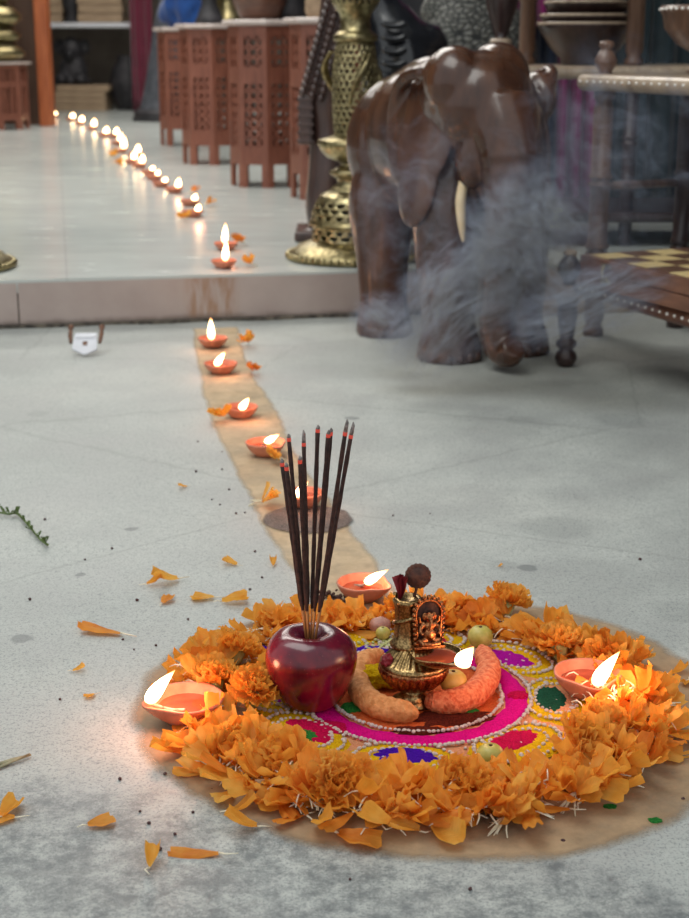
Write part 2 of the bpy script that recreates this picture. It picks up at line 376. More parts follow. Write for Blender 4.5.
def dup(src, loc, rotz=0.0, label=None, group=None, scale=None):
    r = src.copy(); COL.objects.link(r); r.location = loc; r.rotation_euler = (0, 0, rotz)
    if label: r['label'] = label
    if group: r['group'] = group
    if scale: r.scale = (scale,)*3 if not hasattr(scale, '__len__') else scale
    for ch in src.children:
        c = ch.copy(); COL.objects.link(c); c.parent = r
        for g in ch.children:
            d = g.copy(); COL.objects.link(d); d.parent = c
    return r
def remeshed(bm, voxel, smooth=4):
    bmesh.ops.recalc_face_normals(bm, faces=bm.faces[:])
    me = bpy.data.meshes.new('tmp'); bm.to_mesh(me); bm.free()
    o = bpy.data.objects.new('tmp', me); COL.objects.link(o)
    r = o.modifiers.new('r', 'REMESH'); r.mode = 'VOXEL'; r.voxel_size = voxel
    if smooth:
        s = o.modifiers.new('s', 'SMOOTH'); s.iterations = smooth; s.factor = .5
    dg = bpy.context.evaluated_depsgraph_get(); dg.update()
    res = bpy.data.meshes.new_from_object(o.evaluated_get(dg))
    bpy.data.objects.remove(o); bpy.data.meshes.remove(me)
    for p in res.polygons: p.use_smooth = True
    res.materials.clear()
    return res
def set_edge(me, vals):
    a = me.attributes.new('edge', 'FLOAT', 'POINT')
    for i, v in enumerate(vals): a.data[i].value = v
def blob_disc(name, mat, cx, cy, rx, ry, z, jit=.05, seg=72, ang=0.0, thick=.0006, seed=0, soft=.2):
    """thin irregular disc with a soft outer band"""
    bm = bmesh.new(); vals = []; rings = []
    radii = [1.0, .97, .93, .88, .8, .6, .3]
    def J(a): return 1 + jit*mnoise.noise(Vector((math.cos(a)*1.7+seed*9, math.sin(a)*1.7, seed))) + jit*.4*mnoise.noise(Vector((math.cos(a)*6+seed*9, math.sin(a)*6, seed)))
    for i, q in enumerate(radii):
        row = []
        for k in range(seg):
            a = 2*PI*k/seg; j = J(a)*q
            x, y = rx*j*math.cos(a), ry*j*math.sin(a)
            row.append(bm.verts.new((cx + x*math.cos(ang)-y*math.sin(ang), cy + x*math.sin(ang)+y*math.cos(ang), z + (thick if i else 0.0001))))
            vals.append(min(1.0, (1-q)/soft))
        rings.append(row)
    ce = bm.verts.new((cx, cy, z+thick)); vals.append(1.0)
    for i in range(len(rings)-1):
        for k in range(seg): bm.faces.new((rings[i][k], rings[i][(k+1)%seg], rings[i+1][(k+1)%seg], rings[i+1][k]))
    for k in range(seg): bm.faces.new((rings[-1][k], rings[-1][(k+1)%seg], ce))
    o = obj(name, bm, mat); set_edge(o.data, vals); return o
# ================================================================== SETTING
EY = lambda x: 3.13 + .19*x          # front edge of the raised floor
def quad(bm, *c, mi=0):
    f = bm.faces.new([bm.verts.new(p) for p in c]); f.material_index = mi; return f
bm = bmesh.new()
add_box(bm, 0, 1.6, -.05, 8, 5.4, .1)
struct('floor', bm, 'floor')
bm = bmesh.new()
lo = [(-4, EY(-4)+.012), (3, EY(3)+.012), (3, 12.4), (-4, 12.4)]
vb = [bm.verts.new((x, y, .002)) for x, y in lo]; vt = [bm.verts.new((x, y-(.014 if i < 2 else 0), .1)) for i, (x, y) in enumerate(lo)]
bm.faces.new(vt); bm.faces.new(vb[::-1])
for i in range(4): bm.faces.new((vb[i], vb[(i+1)%4], vt[(i+1)%4], vt[i]))
struct('floor.001', bm, 'tile')
# step riser of large tiles with a joint
bm = bmesh.new(); ang = math.atan(.19)
jx = at(19, 303, .05).x
for x0, x1 in ((-3.6, jx-1.2), (jx-1.197, jx-.0015), (jx+.0015, jx+1.2), (jx+1.203, jx+2.4), (jx+2.403, 2.8)):
    xm = (x0+x1)/2; add_box(bm, xm, EY(xm)+.005, .0525, (x1-x0)/math.cos(ang), .012, .091, 0, ang)
add_box(bm, jx, EY(jx)+.008, .05, .02, .012, .09, 1, ang)
struct('trim_1', bm, ['riser', 'grout'])
bm = bmesh.new()
n = 160
for i in range(n):
    x = -2 + 4*i/n; w = .016 + .012*mnoise.noise(Vector((x*9, 3, 0))); h = .005+.004*mnoise.noise(Vector((x*23, 1, 0)))
    add_box(bm, x, EY(x)-w/2+.004, .0025+h/2-.003, 4/n*1.06, max(.006, w), max(.002, h)+.004, 0, ang)
struct('trim_2', bm, 'dirt')
# room shell behind
bm = bmesh.new(); add_box(bm, -.5, 12.35, 1.4, 7, .1, 2.8); struct('wall_back', bm, 'midwall')
bm = bmesh.new(); add_box(bm, -3.9, 7.6, 1.4, .1, 9.5, 2.8); struct('wall_left', bm, 'midwall')
bm = bmesh.new(); add_box(bm, 1.55, 4.95, 1.4, 3.0, .08, 2.8); add_box(bm, 1.42, 3.2, 1.4, .08, 3.6, 2.8); struct('wall_right_and_blocker', bm, 'darkwall')  # second box: unseen side wall added to block sky light from the right
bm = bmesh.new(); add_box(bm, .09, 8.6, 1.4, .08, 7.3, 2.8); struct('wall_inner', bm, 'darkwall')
bm = bmesh.new(); add_box(bm, -.5, 7.9, 2.85, 7.2, 9.2, .1); add_box(bm, .78, 2.6, 2.85, 1.5, 1.6, .1); struct('ceiling_and_blocker', bm, 'whitewall')  # second slab: added out of view to shade the right side
# panelled partition on the left and its orange timber post
pp = at(45, 127, .1)
bm = bmesh.new(); add_box(bm, pp.x-.96, pp.y+.28, 1.35, 1.8, .05, 2.5)
for k in range(6): add_box(bm, pp.x-.12-.13*k, pp.y+.245, 1.35, .09, .02, 2.5, bevel=.004)
struct('wall_front', bm, 'panel')
bm = bmesh.new(); add_box(bm, pp.x-.005, pp.y+.12, 1.3, .075, .12, 2.4, bevel=.006)
tag(obj('timber_post', bm, 'pillar'), 'orange-brown square timber post left of the far lamps', 'post')

# ================================================================== FAR SHELF UNIT (left back)
sl = at(136, 111, .1); shx0, shx1, shY = -2.46, sl.x+.035, sl.y
z_sh = aty(95, 25, shY).z
t = thing('shelf_unit', 'white-shelved rack of pale planks behind the orange timber post', 'shelf', ((shx0+shx1)/2, shY+.25, .1))
wid = shx1-shx0
bm = bmesh.new(); add_box(bm, 0, 0, z_sh-.1, wid, .5, .035, bevel=.004); obj('shelf', bm, 'whitepaint', t)
bm = bmesh.new(); add_box(bm, 0, 0, z_sh+.55, wid, .5, .035, bevel=.004); obj('shelf', bm, 'whitepaint', t)
for sx in (-1, 1):
    for sy in (-1, 1):
        bm = bmesh.new(); add_box(bm, sx*(wid/2-.02), sy*.23, .7, .07, .04, 1.4, bevel=.004); obj('upright', bm, 'whitepaint', t)
g = 'pale planks stacked on the white shelf'
for col_, (xa, xb) in enumerate(((42, 60), (76, 121))):
    for k in range(3):
        a = aty(xa, 10, shY).x; b = aty(xb, 10, shY).x
        bm = bmesh.new(); add_box(bm, 0, 0, .031, b-a, .4, .058, bevel=.006)
        o = obj('plank', bm, 'plank', None, ((a+b)/2 + .006*(k % 2), shY+.24, z_sh+.0185+.062*k))
        tag(o, ('short' if col_ == 0 else 'long') + ' pale plank, ' + ('lowest', 'middle', 'topmost in view')[k] + ' of the ' + ('left' if col_ == 0 else 'right') + ' stack on the white shelf', 'plank', g)
bm = bmesh.new(); add_lathe(bm, [(0,0),(.05,0),(.055,.02),(.04,.06),(.06,.12),(.062,.2),(.04,.26),(0,.27)], 20)
o = obj('dark_jar', bm, 'darkstone', None, (aty(68, 10, shY).x, shY+.12, z_sh+.018)); tag(o, 'small dark jar between the two plank stacks on the white shelf', 'jar')
g = 'planks stacked on the floor under the shelf'
for k in range(4):
    a = aty(52 if k < 3 else 54, 100, shY-.1).x; b = aty(103 if k < 3 else 107, 100, shY-.1).x
    bm = bmesh.new(); add_box(bm, 0, 0, .023, b-a, .3, .044, bevel=.005)
    o = obj('plank', bm, 'plank', None, ((a+b)/2, shY+.16, .1+.0465*k))
    tag(o, ('bottom', 'second', 'third', 'top')[k] + ' plank of the pale stack on the floor under the shelf', 'plank', g)
zt = .1+.0465*4
bm = bmesh.new()
for s in ((0,0,.10,.11,.09,.13), (0,-.02,.26,.08,.08,.085), (-.09,0,.27,.05,.03,.06), (.09,0,.27,.05,.03,.06), (-.07,-.08,.04,.05,.07,.05), (.07,-.08,.04,.05,.07,.05), (0,-.1,.22,.035,.05,.04)):
    add_sphere(bm, s[:3], 1, *s[3:])
add_box(bm, 0, 0, .02, .26, .2, .04)
o = obj('carved_figure', remeshed(bm, .012), 'darkstone', None, (aty(75, 90, shY+.2).x, shY+.17, zt)); tag(o, 'small dark carved animal figure sitting on the floor planks under the shelf', 'statue')
for i, (px, w, h, nm) in enumerate(((107, .16, .44, 'large dark round pot under the right half of the white shelf'),)):
    bm = bmesh.new(); add_lathe(bm, [(0,0),(.09,0),(.11,.02),(w,.12),(w*1.1,.22),(w*.85,.34),(.09,.4),(.1,h),(.08,h),(.07,.4),(0,.38)], 24)
    o = obj('dark_pot', bm, 'darkstone', None, (aty(px, 100, shY+.3).x+.17, shY+.24, .1)); o.scale = (.8,.8,.9); tag(o, nm, 'pot')
# maroon curtain and tall grey statue right of the shelf
def cloth(name, mat, x0, x1, Y, z0, z1, label, folds=5, amp=.03, tilt=0.0):
    bm = bmesh.new(); nx, nz = 60, 14; g = []
    for j in range(nz+1):
        row = []
        for i in range(nx+1):
            u, v = i/nx, j/nz
            row.append(bm.verts.new(((u-.5)*(x1-x0)*1, amp*math.sin(u*folds*2*PI+.6*math.sin(v*3))*(1-.3*v)+tilt*u, (z1-z0)*v)))
        g.append(row)
    for j in range(nz):
        for i in range(nx):
            f = bm.faces.new((g[j][i], g[j][i+1], g[j+1][i+1], g[j+1][i])); f.smooth = True
    o = obj(name, bm, mat, None, ((x0+x1)/2, Y, z0)); o.modifiers.new('s', 'SOLIDIFY').thickness = .004
    return tag(o, label, 'cloth')
mz = aty(143, 110, 10.9)
cloth('hanging_cloth', 'maroon_cloth', mz.x-.07, mz.x+.09, 10.9, .102, 1.6, 'narrow dark maroon curtain hanging beside the shelf upright', 2, .02)
gs = at(147, 122, .1)
bm = bmesh.new()
add_tube(bm, [p[:3] for p in spline([(0,0,.05,.13),(.02,0,.2,.11),(.05,0,.4,.10),(.07,0,.6,.085),(.10,0,.75,.07)], 6)],
         [p[3] for p in spline([(0,0,.05,.13),(.02,0,.2,.11),(.05,0,.4,.10),(.07,0,.6,.085),(.10,0,.75,.07)], 6)], 18)
add_sphere(bm, (.12,-.02,.84), .095, 1, 1, 1.15); add_sphere(bm, (.11,-.1,.80), .05, 1, 1, .8)
t = tag(obj('grey_statue', remeshed(bm, .012), 'greystone', None, (gs.x+.06, gs.y+.16, .1)), 'tall grey carved statue at the far end of the lattice tables', 'statue')
bm = bmesh.new(); add_lathe(bm, [(0,0),(.17,0),(.175,.015),(.16,.04),(.165,.05),(.14,.075),(0,.075)], 24); obj('plinth', bm, 'darkstone', t)

# ================================================================== LATTICE TABLES
def make_table():
    t = thing('octagonal_table', 'x', 'table', (0,0,0), 0, 'octagonal lattice side tables')
    R, TH_, Ht = .13, .014, .535
    side = 2*R*math.sin(PI/8); ap = R*math.cos(PI/8)
    nx = 22; cell = side/nx; nz = int(Ht/cell); cell_z = Ht/nz
    def solid(i, j):
        x = (i+.5)*cell; z = (j+.5)*cell_z; u = abs(x-side/2)
        if z < .078 and u < .027: return False            # opening between the legs
        for (za, zb, hw) in ((.135, .345, .031), (.400, .50, .031)):
            if za < z < zb and u < hw:
                p = .031; a = ((x-side/2)/p+.5) % 1; b = ((z-za)/p) % 1
                if abs(a-.5)+abs(b-.5) < .40: return False
                a2 = ((x-side/2)/p) % 1; b2 = ((z-za)/p+.5) % 1
                if abs(a2-.5)+abs(b2-.5) < .20: return False
        return True
    def depth(i, j):
        x = (i+.5)*cell; z = (j+.5)*cell_z; u = abs(x-side/2)
        for (za, zb) in ((.135, .345), (.400, .50)):
            if za < z < zb and u < .033: return .004
        return 0.0
    pm = None
    for k in range(8):
        if pm is None:
            bm = bmesh.new(); V = {}
            def vt(i, j, d, y):
                key = (i, j, d, y)
                if key not in V: V[key] = bm.verts.new((i*cell-side/2, y, j*cell_z))
                return V[key]
            S_ = {(i, j) for i in range(nx) for j in range(nz) if solid(i, j)}
            for (i, j) in S_:
                d = depth(i, j); y0 = -d; y1 = -.012
                c = [(i, j), (i+1, j), (i+1, j+1), (i, j+1)]
                bm.faces.new([vt(*q, 0, y0) for q in c]); bm.faces.new([vt(*q, 1, y1) for q in c[::-1]])
                for (a, b), nb in (((0,1),(i,j-1)), ((1,2),(i+1,j)), ((2,3),(i,j+1)), ((3,0),(i-1,j))):
                    if nb not in S_: bm.faces.new((vt(*c[b], 0, y0), vt(*c[a], 0, y0), vt(*c[a], 1, y1), vt(*c[b], 1, y1)))
                    elif depth(*nb) > d: bm.faces.new((vt(*c[b], 0, y0), vt(*c[a], 0, y0), vt(*c[a], 0, -depth(*nb)), vt(*c[b], 0, -depth(*nb))))
            o = obj('lattice_panel', bm, 'jali', t); pm = o.data
        else:
            o = bpy.data.objects.new('lattice_panel', pm); COL.objects.link(o); o.parent = t
        a = k*PI/4 + PI/8
        o.location = (ap*math.sin(a), -ap*math.cos(a), 0); o.rotation_euler = (0, 0, a)
    bm = bmesh.new()
    add_lathe(bm, [(0,Ht-.004),(.128,Ht-.004),(.150,Ht+.002),(.150,Ht+.012),(.145,Ht+.016),(0,Ht+.016)], 8, smooth=False)
    obj('tabletop', bm, 'paletop', t).rotation_euler.z = 0
    return t
tb = make_table()
# panels are built facing +y; turn them so the face looks outwards
for ch in tb.children:
    if ch.name.startswith('lattice_panel'): ch.rotation_euler.z += PI
TZ = .1
spots = [((267, 5.14), 'third lattice side table along the far row, beneath the brown pot'),
         ((213, 6.12), 'second lattice side table along the far row, beneath the brass pot'),
         ((186, 7.28), 'farthest lattice side table in the row, beneath the blue cloth'),
         ((331, 4.72), 'nearest lattice side table, half hidden behind the brown statue'),
         ((-2, 8.68), 'low lattice side table at far left under stacked brass vessels')]
tabs = []
for i, ((px, Y), lab) in enumerate(spots):
    X = aty(px, 100, Y).x
    o = tb if i == 0 else dup(tb, (0,0,0))
    o.location = (X, Y, TZ); o['label'] = lab; o.rotation_euler.z = -math.atan2(X, Y) ; tabs.append(Vector((X, Y, TZ+.551)))
    if i == 4: o.scale = (1.35, 1.35, (aty(10, 62, Y).z-.1)/.551); tabs[-1].z = aty(10, 62, Y).z
# things on the far tables
def crumple(name, mat, loc, sx, sy, sz, label, cat, seed=0):
    bm = bmesh.new(); bmesh.ops.create_icosphere(bm, subdivisions=4, radius=1)
    for v in bm.verts:
        n = mnoise.noise(v.co*2.2+Vector((seed, 0, 0)))*.35 + mnoise.noise(v.co*5+Vector((0, seed, 0)))*.14
        v.co *= 1+n; v.co.z = max(v.co.z, -.55)
        v.co = Vector((v.co.x*sx, v.co.y*sy, (v.co.z+.55)*sz))
    for f in bm.faces: f.smooth = True
    return tag(obj(name, bm, mat, None, loc), label, cat)
crumple('folded_cloth', 'blue_cloth', tabs[2]+Vector((.02,0,0)), .12, .12, .19, 'crumpled bright blue cloth on the farthest lattice table', 'cloth', 3)
bm = bmesh.new(); add_lathe(bm, [(0,0),(.055,0),(.06,.01),(.05,.03),(.03,.08),(.035,.12),(.05,.18),(.04,.26),(0,.27)], 20)
tag(obj('dark_vase', bm, 'darkstone', None, tabs[1]+Vector((-.0,-.06,0))), 'dark slim vase beside the brass pot on the second lattice table', 'vase')
bm = bmesh.new(); add_lathe(bm, [(0,0),(.075,0),(.08,.012),(.07,.03),(.05,.07),(.045,.12),(.07,.18),(.09,.26),(.07,.33),(.08,.36),(0,.34)], 24)
tag(obj('brass_pot', bm, 'brass', None, tabs[1]+Vector((.065,.045,0))), 'tall flared brass pot on the second lattice table', 'pot')
bm = bmesh.new(); add_lathe(bm, [(0,0),(.06,0),(.075,.02),(.10,.08),(.10,.16),(.07,.22),(.075,.26),(0,.25)], 24)
tag(obj('brown_pot', bm, 'boxwood', None, tabs[0]+Vector((-.02,0,0))), 'rounded brown wooden pot on the third lattice table', 'pot')
bm = bmesh.new(); add_lathe(bm, [(0,0),(.05,0),(.06,.03),(.045,.1),(.05,.2),(.04,.3),(0,.3)], 20)
tag(obj('dark_vase', bm, 'darkstone', None, tabs[0]+Vector((.085,.04,0))), 'dark cylindrical vase at the right edge of the third lattice table', 'vase')
bm = bmesh.new(); add_lathe(bm, [(0,0),(.045,0),(.05,.02),(.05,.2),(.055,.21),(.055,.24),(0,.24)], 20)
tag(obj('wooden_box', bm, 'plank', None, tabs[3]+Vector((-.03,.0,0))), 'round tan wooden canister on the nearest lattice table', 'canister')
# stacked brass vessels on the left table
z = tabs[4].z
for k, (r, h) in enumerate(((.17, .10), (.15, .09), (.16, .12), (.12, .2))):
    bm = bmesh.new(); add_lathe(bm, [(0,.0),(r*.6,0),(r*.75,h*.08),(r,h*.35),(r*1.02,h*.55),(r*.8,h*.85),(r*.72,h*.93),(r*.78,h*.985),(0,h*.985)], 28)
    tag(obj('brass_vessel', bm, 'brass', None, (tabs[4].x, tabs[4].y, z)), ('bottom', 'second', 'third', 'topmost')[k]+' round brass vessel of the stack at far left', 'vessel', 'stacked brass vessels'); z += h+.001

# ================================================================== PIERCED BRASS LAMP
def make_brass_lamp():
    t = thing('brass_lamp', 'tall pierced brass lamp tower standing behind the wooden elephant', 'lamp', (0,0,0))
    K = 1/428.
    def part(name, prof, perf=None, mat='brass', seg=72):
        P = []
        for (a, b) in zip(prof[:-1], prof[1:]):
            n = max(1, int(max(abs(a[0]-b[0]), abs(a[1]-b[1]))/1.2)) if perf else 1
            for j in range(n): P.append((a[0]+(b[0]-a[0])*j/n, a[1]+(b[1]-a[1])*j/n))
        P.append(prof[-1])
        pr = [(hw*K, (259-y)*K) for y, hw in P]
        bm = bmesh.new()
        if perf:
            def hole(i, k):
                y = (P[i][0]+P[i+1][0])/2
                for (ya, yb) in perf:
                    if ya < y < yb:
                        u = ((y-ya)/5.6) % 1; row = int((y-ya)/5.6)
                        c = (k + 3*(row % 2)) % 6
                        w = 2.2*(1-abs(u-.25)*1.3) if u > .12 and u < .82 else 0
                        return abs(c-2.5) < w
                return False
            add_lathe(bm, pr, 126, hole=hole)
            o = obj(name, bm, mat, t, recalc=False); o.modifiers.new('s', 'SOLIDIFY').thickness = .003
        else:
            add_lathe(bm, pr, 64); o = obj(name, bm, mat, t)
        return o
    b = part('base', [(259,0),(259,64),(257,67),(253,66),(250,60),(246,56),(243,48),(241,43)])
    bm = bmesh.new()
    for k in range(56):
        a = 2*PI*k/56; add_sphere(bm, (65.5*K*math.cos(a), 65.5*K*math.sin(a), 4*K), 3.4*K, u=8, v=6)
    obj('bead_rim', bm, 'brass', b)
    part('pierced_drum', [(241,42.5),(227,41.5),(226,45),(223.5,45),(222,43),(214,42),(205,38.5),(198,34),(195,29),(193,24)], [(228.5,240.5),(203,221)])
    part('stem', [(193,24),(190,22),(186,17),(182,18),(178,24),(175,25),(172,19),(169,13),(166,16),(162,27),(157,32),(152,35),(148,36.5),(145,35),(143,27),(141,21)])
    part('pierced_column', [(141,20.5),(120,22),(98,22.5),(80,22),(62,19.5),(55,18)], [(57,139)])
    part('upper_collar', [(55,18),(54,21),(49,21),(47,18),(44,15),(36,14),(30,15),(26,18),(22,21)])
    part('pierced_bowl', [(22,21),(16,23.5),(9,25)], [(10.5,21.5)])
    part('finial', [(9,25),(6,23),(3,19),(-12,17),(-26,20),(-30,24),(-34,18),(-44,8),(-58,3),(-60,0)])
    for k in range(3):
        a0 = -1.9 + k*2.1
        bm = bmesh.new(); pts = []
        for j in range(15):
            u = j/14; a = a0 + .9*u - .2; rr = (23 + 7*math.sin(u*PI))*K
            pts.append((rr*math.cos(a), rr*math.sin(a), (259-(112-48*u**.7))*K))
        add_tube(bm, pts, [(1.2+2.6*math.sin(min(1, j/12)*PI*.8))*K for j in range(15)], 8, flat=.5)
        obj('leaf_bracket', bm, 'brass', t)
    return t
bl = make_brass_lamp(); LP = at(355, 258, .1); bl.location = (LP.x, LP.y+.0, .1); bl.rotation_euler.z = .3
lx = at(-57, 268, .1); dup(bl, (lx.x, lx.y+.0, .1), 1.0, 'brass lamp base whose round skirt peeks in at the left edge')

# ================================================================== CARVED STATUES BEHIND THE LAMP / ELEPHANT
def px_tube(bm, pts, Y, org, seg=18, flat=1.0):
    sp = spline(pts, 5); P = []; R = []
    for (x, y, r) in sp:
        q = aty(x, y, Y); P.append(q-org); R.append(r*Y/1450*.98)
    add_tube(bm, P, R, seg, flat=flat)
SY = 3.68; org = Vector((aty(327, 236, SY).x, SY, .1))
bm = bmesh.new()
px_tube(bm, [(342,-30,18),(338,20,19),(333,60,21),(328,95,23),(330,130,21),(331,170,23),(327,205,22),(330,234,20)], SY, org)
add_box(bm, .0, .02, .012, .16, .2, .024)
t = tag(obj('brown_statue', remeshed(bm, .006, 3), 'statuewood', None, org), 'dark brown carved animal statue with beaded mane behind the brass lamp', 'statue')
bm = bmesh.new()
for row in range(3):
    for j in range(16):
        u = j/15; x = 333-30*u + row*9; y = -14+106*u+row*3; q = aty(x, y, SY-.055+.012*(2-row)*0)-org
        add_sphere(bm, q, .0105, u=8, v=6)
    pts = [aty(333-30*u/8.+row*9+4.5, -14+106*u/8.+row*3, SY-.052)-org for u in range(9)]
    add_tube(bm, pts, .006, 8)
obj('beaded_mane', bm, 'statuewood', t)
bm = bmesh.new()
c = aty(306, 120, SY-.03)-org
add_box(bm, c.x, c.y, c.z, .034, .05, .115, bevel=.004)
for j in range(6): add_box(bm, c.x, c.y-.0, c.z-.05+.02*j, .040, .056, .008, bevel=.002)
obj('tassel_block', bm, 'statuewood', t)
# black statue on the platform behind the elephant
BY = 3.75; org = Vector((aty(412, 200, BY).x, BY, .1))
bm = bmesh.new()
px_tube(bm, [(400,240,40),(402,180,38),(404,110,40),(400,60,42),(388,30,32),(376,5,24),(372,-30,22)], BY, org, 20)
px_tube(bm, [(402,90,42),(418,50,32),(428,62,22),(436,120,20),(438,200,22)], BY, org, 20)
add_box(bm, 0, 0, .012, .20, .2, .024)
t = tag(obj('black_statue', remeshed(bm, .007, 4), 'blackwood', None, org), 'black lacquered carved animal statue behind the elephant back', 'statue')
bm = bmesh.new()
for j in range(5):
    pts = [aty(394+11*math.cos(a), 22+13*j+4*math.sin(a), BY-.105-.004*j)-org for a in [PI*q/8 for q in range(9)]]
    add_tube(bm, pts, .008, 8)
obj('carved_ridges', bm, 'blackwood', t)
GY = 4.1; org = Vector((aty(470, 200, GY).x, GY, .1))
bm = bmesh.new()
px_tube(bm, [(475,250,46),(474,150,46),(470,70,48),(465,25,48),(452,0,40),(430,-12,26)], GY, org, 22)
px_tube(bm, [(470,30,40),(505,40,30),(512,90,26)], GY, org, 18)
tag(obj('scaly_statue', remeshed(bm, .008, 3), 'scales', None, org), 'grey carved statue covered in scales behind the elephant head', 'statue')
q = aty(501, 40, 3.42)
bm = bmesh.new(); z0 = q.z-.1
add_lathe(bm, [(0,0),(.05,0),(.055,.012),(.02,.03),(.014,.06),(.018,.2),(.013,.3),(.016,z0-.03),(.022,z0-.012),(.022,z0),(.012,z0+.004),(.018,z0+.02),(.034,z0+.07),(.042,z0+.12),(.038,z0+.16),(.03,z0+.2),(0,z0+.2)], 24)
t = tag(obj('turned_stand', bm, 'darkrack', None, (q.x, 3.42, .1)), 'tall dark turned stand with pale collar rising over the elephant head', 'stand')
bm = bmesh.new(); add_lathe(bm, [(.012,z0-.014),(.0235,z0-.012),(.025,z0-.004),(.0235,z0+.002),(.012,z0+.004)], 24); obj('pale_collar', bm, 'palewood', t)
# ================================================================== WOODEN ELEPHANT
EO = Vector((.205, 2.85, 0)); EH = math.atan2(-.905, .427)
t = thing('wooden_elephant', 'large varnished brown wooden elephant with drooping ears and pale tusk on the concrete', 'statue', EO, EH)
bm = bmesh.new()
def E_tube(pts, n=6, seg=24, flat=1.0):
    sp = spline(pts, n); add_tube(bm, [p[:3] for p in sp], [p[3] for p in sp], seg, flat=flat)
# barrel, rump, shoulders
add_sphere(bm, (-.05,0,.395), 1, .215, .130, .150, 32, 20)
add_sphere(bm, (-.165,0,.375), 1, .115, .136, .145, 28, 18)
add_sphere(bm, (-.04,0,.455), 1, .17, .095, .098, 28, 18)
add_sphere(bm, (.10,0,.38), 1, .10, .108, .125, 28, 18)
# legs
for sy in (-1, 1):
    E_tube([(-.155,sy*.062,.34,.060),(-.155,sy*.070,.26,.068),(-.14,sy*.075,.15,.054),(-.135,sy*.075,.07,.049),(-.13,sy*.075,.028,.056),(-.13,sy*.075,.0,.060)])
    E_tube([(.11,sy*.055,.36,.060),(.12,sy*.072,.26,.065),(.132,sy*.075,.15,.058),(.137,sy*.075,.07,.050),(.142,sy*.075,.028,.060),(.142,sy*.075,.0,.064)])
# neck and head with a double dome
E_tube([(.05,0,.43,.10),(.12,-.008,.455,.095),(.19,-.02,.46,.088)])
add_sphere(bm, (.185,-.040,.470), 1, .088, .092, .092, 28, 18)
add_sphere(bm, (.170,-.092,.508), 1, .064, .055, .062, 24, 16)
add_sphere(bm, (.175,-.006,.514), 1, .066, .056, .062, 24, 16)
add_sphere(bm, (.235,-.075,.445), 1, .032, .026, .032, 18, 12)      # brow over the eye
add_sphere(bm, (.245,.018,.445), 1, .032, .026, .032, 18, 12)
add_sphere(bm, (.215,-.078,.375), 1, .034, .030, .055, 18, 12)      # cheeks
add_sphere(bm, (.222,.018,.375), 1, .034, .030, .055, 18, 12)
E_tube([(.16,-.024,.39,.05),(.185,-.024,.33,.038),(.20,-.026,.29,.016)])   # lower jaw
# trunk with carved rings, curling at the ground
tr = spline([(.225,-.028,.455,.070),(.265,-.030,.40,.060),(.278,-.033,.34,.051),(.280,-.036,.27,.044),(.274,-.038,.20,.039),(.262,-.040,.13,.035),(.258,-.040,.075,.033),(.272,-.040,.042,.031),(.300,-.040,.036,.026),(.318,-.040,.052,.022)], 14)
add_tube(bm, [p[:3] for p in tr], [p[3]*(1+(.055*max(0, math.sin(i*2*PI/6.0)) if 14 < i < 100 else 0)) for i, p in enumerate(tr)], 24)
# drooping ears: bent flaps
for sy in (-1, 1):
    ec = Vector((.105, sy*.118-.006, .415))
    rt = Matrix.Rotation(sy*-.22, 3, 'Z') @ Matrix.Rotation(sy*.20, 3, 'X')
    add_sphere(bm, ec, 1, .092, .017, .110, 28, 18, rot=rt)
    add_sphere(bm, ec+Vector((.018, sy*.012, -.085)), 1, .052, .015, .085, 24, 16, rot=rt)
    add_sphere(bm, ec+Vector((.045, -sy*.02, .06)), 1, .055, .03, .05, 20, 14)
    # raised rolled rim on the ear
    E_tube([(.185,sy*.10,.50,.012),(.13,sy*.135,.523,.013),(.06,sy*.142,.50,.013),(.022,sy*.138,.43,.012),(.045,sy*.138,.35,.011),(.095,sy*.136,.285,.011)], 6, 10)
# tail
E_tube([(-.265,0,.42,.018),(-.285,0,.36,.014),(-.283,0,.27,.011),(-.278,0,.20,.015),(-.277,0,.16,.008)], 6, 12)
me = remeshed(bm, .0046, 5)
body = obj('body', me, 'elephant', t)
for s in (-1, 1):
    bm = bmesh.new(); off = -.034; kx = 0 if s < 0 else -.05; w_ = 1 if s < 0 else .72
    sp = spline([(.205+kx,off+s*.052*w_,.345,.0085),(.213+kx,off+s*.064*w_,.305,.0095),(.222+kx,off+s*.067*w_,.270,.008),(.229+kx,off+s*.067*w_,.240,.0045),(.231+kx,off+s*.066*w_,.232,.002)], 6)
    add_tube(bm, [p[:3] for p in sp], [p[3] for p in sp], 14); obj('tusk', bm, 'ivory', t)
for s in (-1, 1):
    bm = bmesh.new(); add_sphere(bm, (.262,-.028+s*.052,.425), .008, u=12, v=8); obj('eye', bm, 'blackwood', t)
    for L in ((-.13, .060), (.142, .064)):
        for k in range(4):
            bm = bmesh.new(); a = -.5+.34*k; add_sphere(bm, (L[0]+L[1]*math.cos(a)*.97, s*.075+L[1]*math.sin(a)*.97, .011), .0085, .6, 1, 1.1, u=8, v=6)
            obj('toenail', bm, 'elephant', t)

